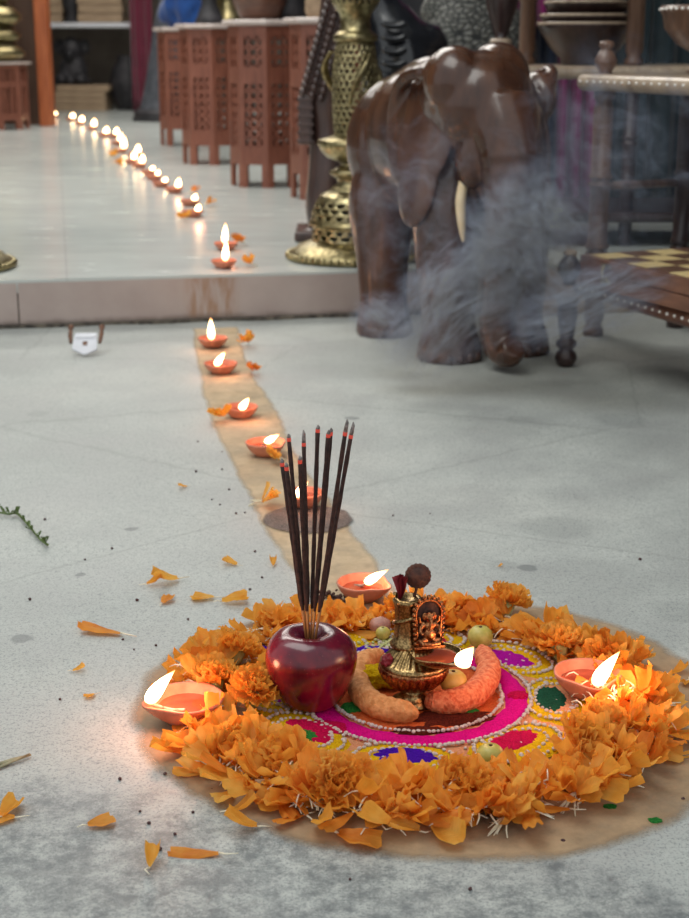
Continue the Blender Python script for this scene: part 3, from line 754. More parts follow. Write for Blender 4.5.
# ================================================================== TURNED-POST RACKS, LOW TABLE, CHESS BOX
def post_profile(h, r):
    P = [(0,0),(r*1.05,0),(r*1.05,.012),(r*.75,.022),(r,.035)]
    n = max(2, int(h/.13))
    for k in range(1, n):
        z = .035+(h-.07)*k/n
        P += [(r*.98,z-.014),(r*1.18,z-.010),(r*1.18,z-.004),(r*.8,z),(r*1.18,z+.004),(r*1.18,z+.010),(r*.98,z+.014)]
    P += [(r,h-.035),(r*.75,h-.022),(r*1.05,h-.012),(r*1.05,h),(0,h)]
    return P
def finial_prof(r):
    return [(0,0),(r*.9,0),(r*.7,.004),(r*1.25,.018),(r*1.3,.026),(r*.8,.042),(r*.55,.046),(r*.9,.052),(r*.8,.060),(0,.063)]
def slab_pts(bm, pts, z0, z1, rnd=.012):
    b = bmesh.new(); lo = [b.verts.new((p[0], p[1], z0)) for p in pts]; hi = [b.verts.new((p[0], p[1], z1)) for p in pts]
    b.faces.new(lo[::-1]); b.faces.new(hi)
    for i in range(len(pts)): b.faces.new((lo[i], lo[(i+1)%len(pts)], hi[(i+1)%len(pts)], hi[i]))
    vert_e = [e for e in b.edges if abs(e.verts[0].co.z-e.verts[1].co.z) > 1e-4]
    bmesh.ops.bevel(b, geom=vert_e, offset=.03, segments=5, affect='EDGES', profile=.5)
    he = [e for e in b.edges if abs(e.verts[0].co.z-e.verts[1].co.z) < 1e-5]
    bmesh.ops.bevel(b, geom=he, offset=(z1-z0)*.42, segments=3, affect='EDGES', profile=.5)
    for f in b.faces: f.smooth = abs(f.normal.z) < .9
    merge(bm, b, 0)
# --- rear rack (on the raised floor)
zr = aty(556, 66, 3.5).z
a0 = Vector((aty(536, 66, 3.5).x, 3.5, 0))
t = thing('shelf_rack', 'dark wooden rack on the raised floor carrying the stacked bowls', 'rack', (a0.x+.28, 3.66, .1))
bx = lambda x, y: (x-(a0.x+.28), y-3.66)
bm = bmesh.new(); slab_pts(bm, [bx(a0.x-.04, 3.49), bx(a0.x+.60, 3.49), bx(a0.x+.60, 3.86), bx(a0.x-.04, 3.86)], zr-.1-.03, zr-.1); obj('shelf', bm, 'palewood', t)
bm = bmesh.new(); slab_pts(bm, [bx(a0.x-.04, 3.49), bx(a0.x+.60, 3.49), bx(a0.x+.60, 3.86), bx(a0.x-.04, 3.86)], .06, .085); obj('shelf', bm, 'darkrack', t)
pxs = [(aty(527, 60, 3.8).x, 3.81), (aty(633, 60, 3.56).x, 3.55), (a0.x+.56, 3.81), (a0.x-.01, 3.53)]
for i, (x, y) in enumerate(pxs):
    h = zr-.13
    if i != 3:
        bm = bmesh.new(); add_lathe(bm, post_profile(h, .016), 20, c=(*bx(x, y), 0)); obj('post', bm, 'darkrack', t)
        bm = bmesh.new(); add_lathe(bm, post_profile(.33, .021), 20, c=(*bx(x, y), zr-.1)); obj('upper_post', bm, 'rackwood', t)
    else:
        bm = bmesh.new(); add_lathe(bm, post_profile(h, .016), 20, c=(*bx(x, y), 0)); obj('post', bm, 'darkrack', t)
# nested bowls
sx = aty(585, 60, 3.66).x
for k, (r, h, z) in enumerate(((.118, .098, 0), (.112, .055, .062), (.104, .055, .092))):
    bm = bmesh.new()
    if k == 0: pr = [(0,0),(.055,0),(.06,.006),(.058,.014),(.085,.04),(r*.97,.085),(r,.09),(r,h),(r*.95,h),(r*.9,.09),(.06,.035),(0,.022)]
    else: pr = [(0,0),(.06,0),(r*.92,.035),(r*.97,.045),(r,.048),(r,h),(r*.95,h),(r*.9,.05),(.055,.012),(0,.010)]
    add_lathe(bm, pr, 40)
    b = tag(obj('wooden_bowl', bm, 'darkrack', None, (sx, 3.66, zr+z)), ('bottom and widest', 'middle', 'top and smallest')[k]+' dark wooden bowl of the stack on the rear rack', 'bowl', 'stacked wooden bowls')
    bm = bmesh.new(); add_lathe(bm, [(r*.945,h-.001),(r*.95,h+.002),(r*1.0,h+.002),(r*1.012,h-.001),(r*1.0,h-.004)], 40); obj('pale_rim', bm, 'palewood', b)
# --- front upper rack
e1 = Vector((.42, -.907, 0)); e2 = Vector((.907, .42, 0))
U = aty(577, 80, 2.93); zu = U.z + .012
R0 = Vector((U.x, U.y, 0))
t = thing('shelf_rack', 'brown turned-post rack with pearl inlaid shelf at right edge', 'rack', R0)
tp = [(Vector((0,0,0))+e1*a+e2*b) for a, b in ((-.02,0),(.56,0),(.56,.36),(-.02,.36))]
bm = bmesh.new(); slab_pts(bm, [(p.x, p.y) for p in tp], zu-.032, zu); sh = obj('shelf', bm, 'palewood', t)
bm = bmesh.new()
for k in range(23):
    p = e1*(.012+.023*k) - e2*.0005; add_sphere(bm, (p.x, p.y, zu-.014), .0028, u=8, v=6)
obj('pearl_inlay', bm, 'pearl', sh)
for i, (a, b) in enumerate(((.03, .045), (.03, .25), (.46, .075), (.46, .30))):
    p = e1*a+e2*b
    bm = bmesh.new(); add_lathe(bm, post_profile(zu-.032, .020 if i != 1 else .017), 24, c=(p.x, p.y, 0)); o = obj('post', bm, 'rackwood' if i != 1 else 'darkrack', t)
    if i in (0, 2):
        bm = bmesh.new(); add_lathe(bm, finial_prof(.017), 24, c=(p.x, p.y, zu)); obj('finial', bm, 'rackwood', o)
for (a, b), (c, d) in (((.03,.045),(.03,.25)), ((.46,.075),(.46,.30))):
    p, q = e1*a+e2*b, e1*c+e2*d
    bm = bmesh.new(); add_tube(bm, [(p.x,p.y,.30),(q.x,q.y,.30)], .008, 10); obj('stretcher', bm, 'rackwood', t)
g0 = R0 + e1*.10 + e2*.245
bm = bmesh.new(); add_lathe(bm, [(0,0),(.045,0),(.05,.006),(.03,.014),(.018,.03),(.03,.045),(.07,.075),(.095,.115),(.10,.15),(.104,.155),(.104,.172),(.098,.172),(.09,.14),(.06,.08),(0,.06)], 36)
b = tag(obj('wooden_bowl', bm, 'rackwood', None, (g0.x, g0.y, zu)), 'large footed wooden bowl on the pearl inlaid rack shelf at right', 'bowl')
bm = bmesh.new()
for k in range(44): add_sphere(bm, (.104*math.cos(2*PI*k/44), .104*math.sin(2*PI*k/44), .163), .004, u=6, v=5)
obj('pearl_inlay', bm, 'pearl', b); b.scale = (1, 1, .74)
# --- low table with inlaid edge
zt = .152
C0 = Vector((.385, 2.655, 0)) + Vector((.933, .36, 0))*.045; f1 = Vector((.36, -.933, 0)); f2 = Vector((.933, .36, 0))
t = thing('low_table', 'low dark table with inlaid rounded edge under the chess box', 'table', C0)
bm = bmesh.new(); tp = [f1*a+f2*b for a, b in ((-.03,0),(.75,0),(.75,.20),(-.03,.13))]
slab_pts(bm, [(p.x, p.y) for p in tp], zt-.028, zt); sh = obj('tabletop', bm, 'boxwood', t)
bm = bmesh.new()
for k in range(30):
    p = f1*(.02+.022*k) - f2*.0005; add_sphere(bm, (p.x, p.y, zt-.012), .0028, u=8, v=6)
obj('pearl_inlay', bm, 'pearl', sh)
for i, (a, b) in enumerate(((.040, -.036), (.70, .045), (.70, .16))):
    p = f1*a+f2*b
    bm = bmesh.new(); add_lathe(bm, [(0,0),(.010,0),(.017,.006),(.021,.016),(.018,.026),(.012,.032),(.019,.040),(.019,.046),(.012,.052),(.016,.075),(.019,.10),(.016,.115),(.021,.12),(.021,zt-.027),(0,zt-.027)], 20, c=(p.x, p.y, 0)); lg = obj('leg', bm, 'darkrack', t)
    if i == 0:
        bm = bmesh.new(); add_lathe(bm, [(0,0),(.012,0),(.010,.006),(.021,.022),(.022,.034),(.012,.05),(.008,.053),(0,.053)], 20, c=(p.x, p.y, zt)); fo = obj('finial', bm, 'darkrack', lg)
        bm = bmesh.new(); add_lathe(bm, [(0,0),(.011,0),(.013,.005),(.010,.010),(0,.011)], 16, c=(p.x, p.y, zt+.052)); obj('pale_tip', bm, 'palewood', fo)
zc = .208
K1 = at(580, 254, zc); K2 = at(689, 279, zc); d1 = (K2-K1).normalized(); d2 = Vector((-d1.y, d1.x, 0)); rz = math.atan2(d1.y, d1.x)
hb = zc-zt-.0015
t = thing('chess_box', 'wooden folding chess box with checkered lid and brass clasp on the low table', 'box', K1-Vector((0,0,zc-zt-.001)), rz)
L, Wd = .44, .235
bm = bmesh.new(); add_box(bm, L/2, Wd/2, hb*.25, L, Wd, hb*.5-.0006, bevel=.002); obj('box_base', bm, 'boxwood', t)
bm = bmesh.new(); add_box(bm, L/2, Wd/2, hb*.75, L, Wd, hb*.5-.0006, bevel=.002); lid = obj('lid', bm, 'boxwood', t)
nsq = 7; sq = (L-.03)/nsq
bm = bmesh.new()
for i in range(nsq):
    for j in range(int((Wd-.02)/sq)+0):
        add_box(bm, .015+sq*(i+.5), .012+sq*(j+.5), hb+.0004, sq, sq, .0012, mi=(0 if (i+j) % 2 == 0 else 1))
obj('checkerboard', bm, ['sqlight', 'sqdark'], lid)
bm = bmesh.new()
cx = .085
add_box(bm, cx, -.0012, hb*.82, .030, .0024, .008, bevel=.0006); add_box(bm, cx, -.0012, hb*.30, .030, .0024, .008, bevel=.0006)
add_tube(bm, [(cx-.004,-.003,hb*.8),(cx-.006,-.005,hb*.6),(cx-.002,-.006,hb*.42),(cx+.006,-.005,hb*.36),(cx+.009,-.004,hb*.5)], .0022, 8)
add_sphere(bm, (cx+.010,-.003,hb*.35), .003, u=8, v=6); add_sphere(bm, (cx-.004,-.003,hb*.8), .003, u=8, v=6)
obj('clasp', bm, 'brass', t)
# pale plank lying against the step behind the smoke
q = at(545, 313, 0)
bm = bmesh.new(); add_box(bm, 0, 0, .012, .30, .05, .024, bevel=.003)
tag(obj('pale_plank', bm, 'palewood', None, (q.x+.06, q.y+.01, 0), math.atan(.19)), 'pale plank lying on the floor along the step behind the smoke', 'plank')
# hanging cloths on the right
CY = 4.45
for a, b, m, lab in ((500, 556, 'navy_cloth', 'dark navy cloth hanging behind the elephant trunk'), (553, 596, 'magenta_cloth', 'bright magenta cloth hanging behind the turned posts'),
                     (594, 650, 'teal_cloth', 'dark teal cloth hanging just right of the magenta cloth'), (648, 720, 'teal_cloth', 'dark teal cloth hanging at the right edge of the photo')):
    cloth('hanging_cloth', m, aty(a, 100, CY).x, aty(b, 100, CY).x, CY+random.uniform(-.03,.03), .102, 1.25, lab, 3, .022)
cloth('hanging_cloth', 'magenta_cloth', aty(506, 5, 4.3).x, aty(548, 5, 4.3).x, 4.32, aty(540, 26, 4.3).z, 1.25, 'short magenta cloth hanging above the navy cloth', 3, .02)
# ================================================================== CLAY STRIP, DISC, ASH
bm = bmesh.new(); vals = []
lp = [(190,329),(193,352),(198,385),(206,415),(216,440),(232,470),(248,505),(266,540),(290,572),(318,602),(335,618)]
rp = [(240,327),(246,350),(262,385),(282,412),(293,440),(306,466),(335,500),(356,530),(373,552),(392,582),(402,612)]
L = spline([tuple(at(*p)[:2]) for p in lp], 5); Rr = spline([tuple(at(*p)[:2]) for p in rp], 5)
rows = []
for i, (a, b) in enumerate(zip(L, Rr)):
    row = []
    for j in range(13):
        u = j/12; w = .006*mnoise.noise(Vector((i*.4, 5*(j > 6), 0)))
        row.append(bm.verts.new((a[0]+(b[0]-a[0])*u+w, a[1]+(b[1]-a[1])*u, .0004 if 0 < j < 12 else .0001))); vals.append(min(1, 4.5*min(u, 1-u)))
    rows.append(row)
for r0, r1 in zip(rows[:-1], rows[1:]):
    for j in range(12): bm.faces.new((r0[j], r0[j+1], r1[j+1], r1[j]))
o = obj('clay_strip', bm, 'clay_strip'); set_edge(o.data, vals)
tag(o, 'tan clay band smeared across the concrete from step to flower ring', 'clay smear')
RC = Vector((.065, 1.206, 0))
o = blob_disc('clay_disc', 'clay_smear', .085, 1.192, .280, .264, .0006, .06, 96, seed=2, soft=.12)
tag(o, 'round tan clay smear under the marigold ring', 'clay smear')
q = at(308, 520); o = blob_disc('ash_patch', 'ash_smear', q.x, q.y, .060, .058, .0012, .08, 48, seed=5)
tag(o, 'dark grey speckled ash patch under the lamp behind the incense sticks', 'ash')

# ================================================================== RANGOLI
t = thing('rangoli', 'colourful round powder rangoli with magenta ring inside the marigold petals', 'rangoli', (RC.x, RC.y, 0))
def powder(name, mat, x, y, rx, ry, z, ang=0.0, h=.0018, jit=.10, seed=0, inner=0.0, seg=64, par=None):
    bm = bmesh.new(); rings = []
    n = 9
    for i in range(n+1):
        q = 1 - (1-inner)*i/n; row = []
        for k in range(seg):
            a = 2*PI*k/seg
            d = Vector((math.cos(a)*2.2+seed*7, math.sin(a)*2.2, seed))
            jj = 1 + jit*mnoise.noise(d*1.5) + jit*.6*mnoise.noise(d*5)
            X, Y = rx*q*jj*math.cos(a), ry*q*jj*math.sin(a)
            e = min(i, n-i if inner else n)/n
            zz = z + h*min(1, e*4) + (.0007*mnoise.noise(Vector((X*500, Y*500, seed))) if 0 < i else -.0006)
            row.append(bm.verts.new((x+X*math.cos(ang)-Y*math.sin(ang), y+X*math.sin(ang)+Y*math.cos(ang), zz)))
        rings.append(row)
    for i in range(n):
        for k in range(seg):
            f = bm.faces.new((rings[i][k], rings[i][(k+1)%seg], rings[i+1][(k+1)%seg], rings[i+1][k])); f.smooth = True
    if not inner: bm.faces.new(rings[-1])
    o = obj(name, bm, mat, par or t); o['kind'] = 'stuff'; return o
powder('peach_powder', 'p_peach', 0, 0, .158, .156, .0012, seed=1, seg=96)
powder('orange_powder', 'p_orange', 0, 0, .083, .083, .0024, seed=2)
powder('magenta_powder', 'p_magenta', 0, 0, .102, .102, .0030, seed=3, inner=.775, seg=96, jit=.05)
beads = bmesh.new()
def bead(x, y, z=.0052):
    add_sphere(beads, (x+random.uniform(-.0008,.0008), y+random.uniform(-.0008,.0008), z), random.uniform(.0014,.0023), 1.25, 1, .8, u=7, v=5, rot=Matrix.Rotation(random.uniform(0,3), 3, 'Z'))
for rr in (.0775, .1035):
    n = int(2*PI*rr/.0042)
    for k in range(n): bead(rr*math.cos(2*PI*k/n), rr*math.sin(2*PI*k/n), .0056)
lobes = [(-97,'blue','p_blue'),(-50,'crimson','p_crimson'),(-5,'dark_green','p_dkgreen'),(40,'purple','p_purple'),(85,'crimson','p_crimson'),(130,'blue','p_blue'),(177,'purple','p_purple'),(-142,'crimson','p_crimson')]
for i, (ad, nm, mt) in enumerate(lobes):
    a = math.radians(ad); c, s = math.cos(a), math.sin(a); r = .126
    powder('yellow_powder', 'p_yellow', r*c, r*s, .031, .050, .0030, a, seed=10+i)
    powder(nm+'_powder', mt, (r-.005)*c, (r-.005)*s, .0155, .028, .0042, a, seed=20+i, jit=.22)
    if nm == 'dark_green': powder('orange_powder', 'p_peach', r*c, r*s, .024, .034, .0034, a, seed=40)
    for (ra, rb) in ((.029, .043), (.0185, .0305)):
        n = int(2*PI*(ra+rb)/2/.0058)
        for k in range(n):
            b = 2*PI*k/n; X = r + ra*math.cos(b); Y = rb*math.sin(b)
            if math.hypot(X, Y) > .1035: bead(X*c-Y*s, X*s+Y*c)
def loc(px, py, z=0): q = at(px, py, z); return q.x-RC.x, q.y-RC.y
for px, py, rx, ry, nm, mt in ((525,634,.020,.014,'crimson','p_crimson'), (247,652,.022,.012,'blue','p_blue'), (302,740,.016,.010,'green','p_green'), (322,732,.022,.014,'crimson','p_crimson'), (468,716,.010,.007,'green','p_green'), (352,712,.01,.01,'green','p_green'),
                               (518,700,.010,.009,'crimson','p_crimson'), (372,655,.016,.012,'blue','p_blue'), (300,668,.012,.010,'blue','p_blue'), (345,642,.02,.012,'yellow','p_yellow')):
    x, y = loc(px, py); powder(nm+'_powder', mt, x, y, rx, ry, .0046, random.uniform(-.3,.3), seed=px, jit=.3)
    if py < 660 and nm in ('crimson', 'blue') and px != 372 and px != 300:
        for k in range(34):
            b = 2*PI*k/34; bead(x+rx*1.22*math.cos(b), y+ry*1.3*math.sin(b))
x, y = loc(452, 722); powder('dark_residue', 'p_brown', x, y, .040, .016, .0042, .1, seed=77, jit=.4)
x, y = loc(420, 735); powder('dark_residue', 'p_brown', x, y, .022, .007, .0042, .0, seed=78, jit=.5)
for _ in range(130):
    a = random.uniform(0, 2*PI); r = random.uniform(.10, .158); bead(r*math.cos(a), r*math.sin(a), .0045)
o = obj('white_grains', beads, 'p_white', t); o['kind'] = 'stuff'
for px, py in ((610,808), (655,822), (604,640)):
    q = at(px, py); o = blob_disc('green_powder_spot', 'p_green', q.x, q.y, .0055, .004, .0012, .25, 24, seed=px)
    tag(o, {610:'bright green powder spot on the clay right of the front petals', 655:'smaller green powder spot at the clay rim, lower right', 604:'green powder speck behind the right lamp'}[px], 'powder')

# ================================================================== PETALS
def petal_geo(bm, L, Wd, bend, cup, ruf, seed, mi=0, fil=True, mat=None, taper=.28, mf=1):
    b = bmesh.new(); nu, nv = 7, 6; g = []
    for i in range(nu+1):
        u = i/nu; w = Wd*(taper + (1-taper)*min(1, u*1.5)**.8); row = []
        for j in range(nv+1):
            v = j/nv*2-1
            endc = -.16*L*v*v*u + .05*L*math.sin(v*5+seed)*u**3
            z = bend*L*u*u + cup*Wd*v*v*(.4+.6*u) + ruf*Wd*math.sin(v*6+seed*2+u*2)*u*u + .08*Wd*mnoise.noise(Vector((u*3, v*2, seed)))
            row.append(b.verts.new((L*u*(1-.15*abs(bend)) + endc, w*v*.5*(1-.25*abs(cup)), z)))
        g.append(row)
    for i in range(nu):
        for j in range(nv):
            f = b.faces.new((g[i][j], g[i+1][j], g[i+1][j+1], g[i][j+1])); f.smooth = True; f.material_index = mi
    if fil:
        k = len(b.faces)
        add_tube(b, [(0,0,0),(-.004,.0005*seed,.0008),(-.009-.003*(seed % 2),.002*math.sin(seed*3),.0004)], [.0007,.0006,.0004], 5, mf)
    merge(bm, b, None, mat)
protos = []
for k in range(8):
    bm = bmesh.new(); r = random.uniform
    petal_geo(bm, r(.021,.031), r(.011,.019), r(-.1,.45), r(-.35,.5), r(.06,.16), k)
    o_ = obj('tmp_petal', bm, ['petal_deep' if k % 3 == 2 else 'petal', 'fil'], recalc=False); protos.append(o_.data); bpy.data.objects.remove(o_)
def ring_pt():
    while True:
        a = random.uniform(0, 2*PI); u = random.betavariate(1.6, 1.6)
        front = .5-.5*math.sin(a)                     # 1 at the front
        side = max(0, math.cos(a)); ri = .150 + .031*front; ro = .208 + .035*front - .010*side*(1-abs(math.sin(a))) + .012*mnoise.noise(Vector((math.cos(a)*2.5, math.sin(a)*2.5, 0)))
        r = ri + (ro-ri)*u
        h = (.003+.010*front)*(1-(2*u-1)**2)**.6
        p = Vector((RC.x+r*math.cos(a), RC.y+r*math.sin(a), 0))
        if any((p-q).length < d for q, d in keepout): continue
        return p, a, u, h, front
keepout = []
DI = {}
for nm, px, py, d in (('L',187,718,.038), ('R',586,692,.026), ('B',363,604,.056)):
    q = at(px, py); DI[nm] = q; keepout.append((q, d))
keepout.append((at(312,708), .042))
for px, py, d in ((243,678,.022), (270,750,.020), (249,654,.024), (385,640,.026), (525,634,.024), (478,646,.02), (490,766,.024), (400,755,.026), (500,748,.020), (440,758,.018), (350,756,.018), (545,735,.015)): keepout.append((at(px, py), d))
def rot_rand(pitch=(-.25,.9)):
    return Matrix.Rotation(random.uniform(0, 2*PI), 4, 'Z') @ Matrix.Rotation(-random.uniform(*pitch), 4, 'Y') @ Matrix.Rotation(random.uniform(-.7,.7), 4, 'X')
stuff = bmesh.new(); cand = []
for _ in range(820):
    p, a, u, h, front = ring_pt()
    z = random.random()**.8*h
    m = Matrix.Translation((p.x, p.y, .0035+z)) @ rot_rand((-.2, .35+.3*front) if z > .3*h else (-.1,.3)) @ Matrix.Scale(random.uniform(.85, 1.35), 4)
    cand.append((z/h*.5+front*.6+random.random()*.4, m, random.randrange(8)))
cand.sort(key=lambda c: -c[0])
for k, (sc_, m, i) in enumerate(cand):
    if k < 290:
        o = bpy.data.objects.new('marigold_petal', protos[i]); COL.objects.link(o); o.matrix_world = m
        tag(o, 'loose orange marigold petal heaped in the ring around the rangoli', 'petal', 'marigold petals heaped in the ring')
    else:
        b = bmesh.new(); b.from_mesh(protos[i]); merge(stuff, b, None, m)
o = obj('petal_heap', stuff, ['petal', 'fil'], recalc=False)
tag(o, 'heap of many torn orange marigold petals ringing the rangoli', 'petals', None, 'stuff')
# torn flower tufts and whole heads
def make_tuft(n, deep):
    t = thing('marigold_tuft', 'torn tuft of orange marigold petals in the heap around the rangoli', 'flower', (0,0,0), 0, 'torn marigold tufts in the ring')
    bm = bmesh.new()
    for k in range(n):
        m = Matrix.Rotation((k-(n-1)/2)*.30+random.uniform(-.1,.1), 4, 'Z') @ Matrix.Rotation(-random.uniform(0,.75), 4, 'Y') @ Matrix.Rotation(random.uniform(-.5,.5), 4, 'X') @ Matrix.Translation((.005,0,.002))
        petal_geo(bm, random.uniform(.018,.027), random.uniform(.011,.016), random.uniform(-.1,.4), random.uniform(-.3,.4), .12, k, 0, False, m)
    obj('petals', bm, 'petal_deep' if deep else 'petal', t, recalc=False)
    bm = bmesh.new()
    for k in range(7):
        a = PI+random.uniform(-.7,.7); l = random.uniform(.010,.02)
        add_tube(bm, [(.004,0,.002),(.5*l*math.cos(a),.5*l*math.sin(a),.004*random.random()+.002),(l*math.cos(a),l*math.sin(a),.006*random.random())], [.0008,.0006,.0004], 5)
    obj('filaments', bm, 'fil', t)
    return t
def make_head():
    t = thing('marigold_flower', 'x', 'flower')
    bm = bmesh.new()
    for ring, (n, el, l) in enumerate(((13,.15,.021),(13,.5,.020),(11,.85,.018),(8,1.2,.015),(5,1.45,.011))):
        for k in range(n):
            m = Matrix.Translation((0,0,.010)) @ Matrix.Rotation(2*PI*k/n+ring*.3+random.uniform(-.1,.1), 4, 'Z') @ Matrix.Rotation(-el+random.uniform(-.15,.15), 4, 'Y') @ Matrix.Rotation(random.uniform(-.4,.4), 4, 'X') @ Matrix.Translation((.004,0,0))
            petal_geo(bm, l, l*.66, .2, -.2, .2, k+ring*3, 0, False, m)
    obj('petals', bm, 'petal', t, recalc=False)
    bm = bmesh.new(); add_lathe(bm, [(0,-.008),(.003,-.006),(.0065,0),(.008,.008),(.006,.012),(0,.012)], 14, mod=lambda a, r, z: r*(1+.1*math.cos(7*a)))
    for k in range(6):
        a = k*1.05; add_tube(bm, [(.004*math.cos(a),.004*math.sin(a),.004),(.010*math.cos(a),.010*math.sin(a),.013)], [.0012,.0005], 5)
    obj('calyx', bm, 'calyx', t)
    return t
tp = [make_tuft(6, False), make_tuft(8, True), make_tuft(9, False), make_tuft(7, False)]
first = {0,1,2,3}
for i in range(64):
    p, a, u, h, front = ring_pt()
    lo_ = (p.x, p.y, .006+random.random()*h*.85)
    if i < 4: o = tp[i]; o.location = lo_
    else: o = dup(tp[i % 4], lo_, scale=random.uniform(.85,1.25))
    o.rotation_euler = (random.uniform(-.5,.5), random.uniform(-.9,.1)*(.25+.75*front), random.uniform(0, 2*PI))
hd = make_head()
for i, (px, py, z, rx, ry, rzz, lab) in enumerate((
    (222,742,.012,.3,1.3,-.4,'whole orange marigold lying on its side below the left lamp'),
    (292,770,.012,-.2,-1.5,.3,'marigold head with pale green calyx showing at the front left of the ring'),
    (330,790,.012,.6,.4,0,'broad marigold head at the very front of the ring below the apple'),
    (470,800,.010,.7,.2,1,'ruffled marigold head at the front right of the ring below the green fruit'),
    (452,792,.006,.4,-.3,2,'ruffled marigold head just left of the one below the green fruit'),
    (570,752,.012,.4,.6,.5,'marigold head with bristling pale filaments at the right front of the ring'),
    (600,735,.014,.5,.9,1.5,'broad marigold head just in front of the right lamp'),
    (215,690,.012,.2,.3,2.2,'marigold head beside the left lamp'),
    (255,700,.012,.2,-.3,1.2,'marigold head between the left lamp and the apple'),
    (235,660,.010,-.3,.3,.2,'marigold head behind the left lamp near the ribbed nut'),
    (505,612,.008,-.2,.3,.2,'marigold head at the back of the ring behind the brass shrine'),
    (560,655,.008,-.2,.1,.9,'marigold head at the right back of the ring behind the right lamp'))):
    q = at(px, py, z); lo_ = (q.x, q.y, z)
    if i == 0: o = hd; o.location = lo_; o['label'] = lab; o['group'] = 'whole marigold heads in the ring'
    else: o = dup(hd, lo_, 0, lab, scale=random.uniform(.9,1.15))
    o.rotation_euler = (rx, ry, rzz)
bm = bmesh.new()
def strand(p, l):
    a = random.uniform(0, 6.28); d = Vector((math.cos(a), math.sin(a), 0)); n_ = Vector((-d.y, d.x, 0))*random.uniform(-.35,.35)
    add_tube(bm, [p, p+d*l*.35+n_*l*.3+Vector((0,0,.003)), p+d*l*.7+n_*l*.5+Vector((0,0,.002)), p+d*l+n_*l*.2-Vector((0,0,.001))], [.0007,.0007,.0006,.0004], 5)
for _ in range(190):
    p, a, u, h, front = ring_pt(); strand(Vector((p.x, p.y, .008+h*random.uniform(.5,1.15))), random.uniform(.010,.024))
for _ in range(120):
    q = at(616+random.gauss(0,15), 698+random.gauss(0,8), .012); strand(Vector((q.x, q.y, random.uniform(.012,.022))), random.uniform(.010,.022))
tag(obj('pale_filaments', bm, 'fil'), 'pale thread-like marigold filaments strewn over the petal ring, thickest by the right lamp', 'filaments', None, 'stuff')
# single petals scattered on the bare floor
stray = [(147,586,0.2,1.0,'flat orange petal left of the pair of petals behind the left lamp'), (178,581,.5,1.2,'orange petal topmost of the three loose petals left of the incense'), (163,605,1.2,.9,'orange petal lowest of the three loose petals left of the incense'),
    (214,599,.1,1.0,'upper of two parallel petals on the floor behind the ring'), (222,604,.2,1.15,'lower of two parallel petals on the floor behind the ring'), (121,636,-.3,1.6,'long orange petal lying alone up left of the left lamp'),
    (73,672,.3,.6,'small orange petal with pale thread at far left'), (237,566,-.5,.8,'small petal left of the incense sticks, left of two'), (273,567,1.7,.75,'small upright petal just left of the incense sticks'),
    (187,487,.6,.5,'tiny yellow petal on the floor left of the clay strip'), (88,828,.4,1.0,'orange petal alone at lower left'), (15,820,.2,1.0,'orange petal at the lower left edge, right of a pair'), (2,819,1.2,1.0,'orange petal cut by the lower left edge of the photo'),
    (219,856,-.1,1.3,'long orange petal at bottom centre left'), (150,870,1.5,1.0,'upright orange petal near the bottom edge'), (234,796,1.0,1.0,'upper petal of two on the clay rim at front left'), (232,814,.1,1.1,'lower petal of two on the clay rim at front left'),
    (257,829,.2,1.0,'petal with pale thread at the front clay rim'), (338,838,-.5,1.7,'big folded petal lying nearest the camera before the ring'), (95,695,.9,.5,'tiny orange shred left of the left lamp'), (656,748,-.8,.8,'yellow petal with thread on the clay at right'), (606,740,.2,.9,'petal at the right rim of the ring'),
    (672,676,.4,.9,'petal farthest right beside the right lamp'), (686,682,1.2,.7,'petal cut by the right edge of the photo'), (498,567,.3,.3,'tiny orange shred on the floor behind the brass shrine')]
for i, (px, py, rz_, s, lab) in enumerate(stray):
    q = at(px, py); o = bpy.data.objects.new('marigold_petal', protos[i % 8]); COL.objects.link(o)
    o.location = (q.x, q.y, .0022*s); o.rotation_euler = (random.uniform(-.2,.2), random.uniform(-.15,.1), rz_ + PI*(i % 2)); o.scale = (s*.95,)*3
    tag(o, lab, 'petal', 'single petals scattered on the floor')
# flower bits beside the row of lamps
for i, (px, py, z, s, lab) in enumerate(((221,421,0,1.0,'marigold tuft left of the third lamp below the step'), (255,374,0,.8,'marigold tuft right of the second lamp below the step'), (246,346,0,.9,'marigold tuft right of the first lamp below the step'),
    (277,463,0,.8,'marigold tuft beside the fourth lamp below the step'), (262,507,0,1.0,'marigold tuft left of the lamp on the ash patch'), (240,245,.1,1.1,'marigold tuft beside the second lamp on the step'), (250,267,.1,.9,'marigold tuft right of the lamp at the step edge'),
    (208,206,.1,1.0,'marigold tuft right of the pair of lamps on the raised floor'), (184,221,.1,1.1,'marigold tuft left of the pair of lamps on the raised floor'), (193,194,.1,1.0,'marigold tuft behind the pair of lamps on the raised floor'),
    (122,168,.1,1.3,'marigold tuft left of the lamp cluster on the raised floor'), (112,158,.1,1.3,'marigold tuft left of the far lamp cluster'))):
    o = dup(tp[i % 4], at(px, py, z)+Vector((0,0,.005)), random.uniform(0,6), lab, 'marigold tufts beside the lamp row', s)
    o.rotation_euler.y = -.3
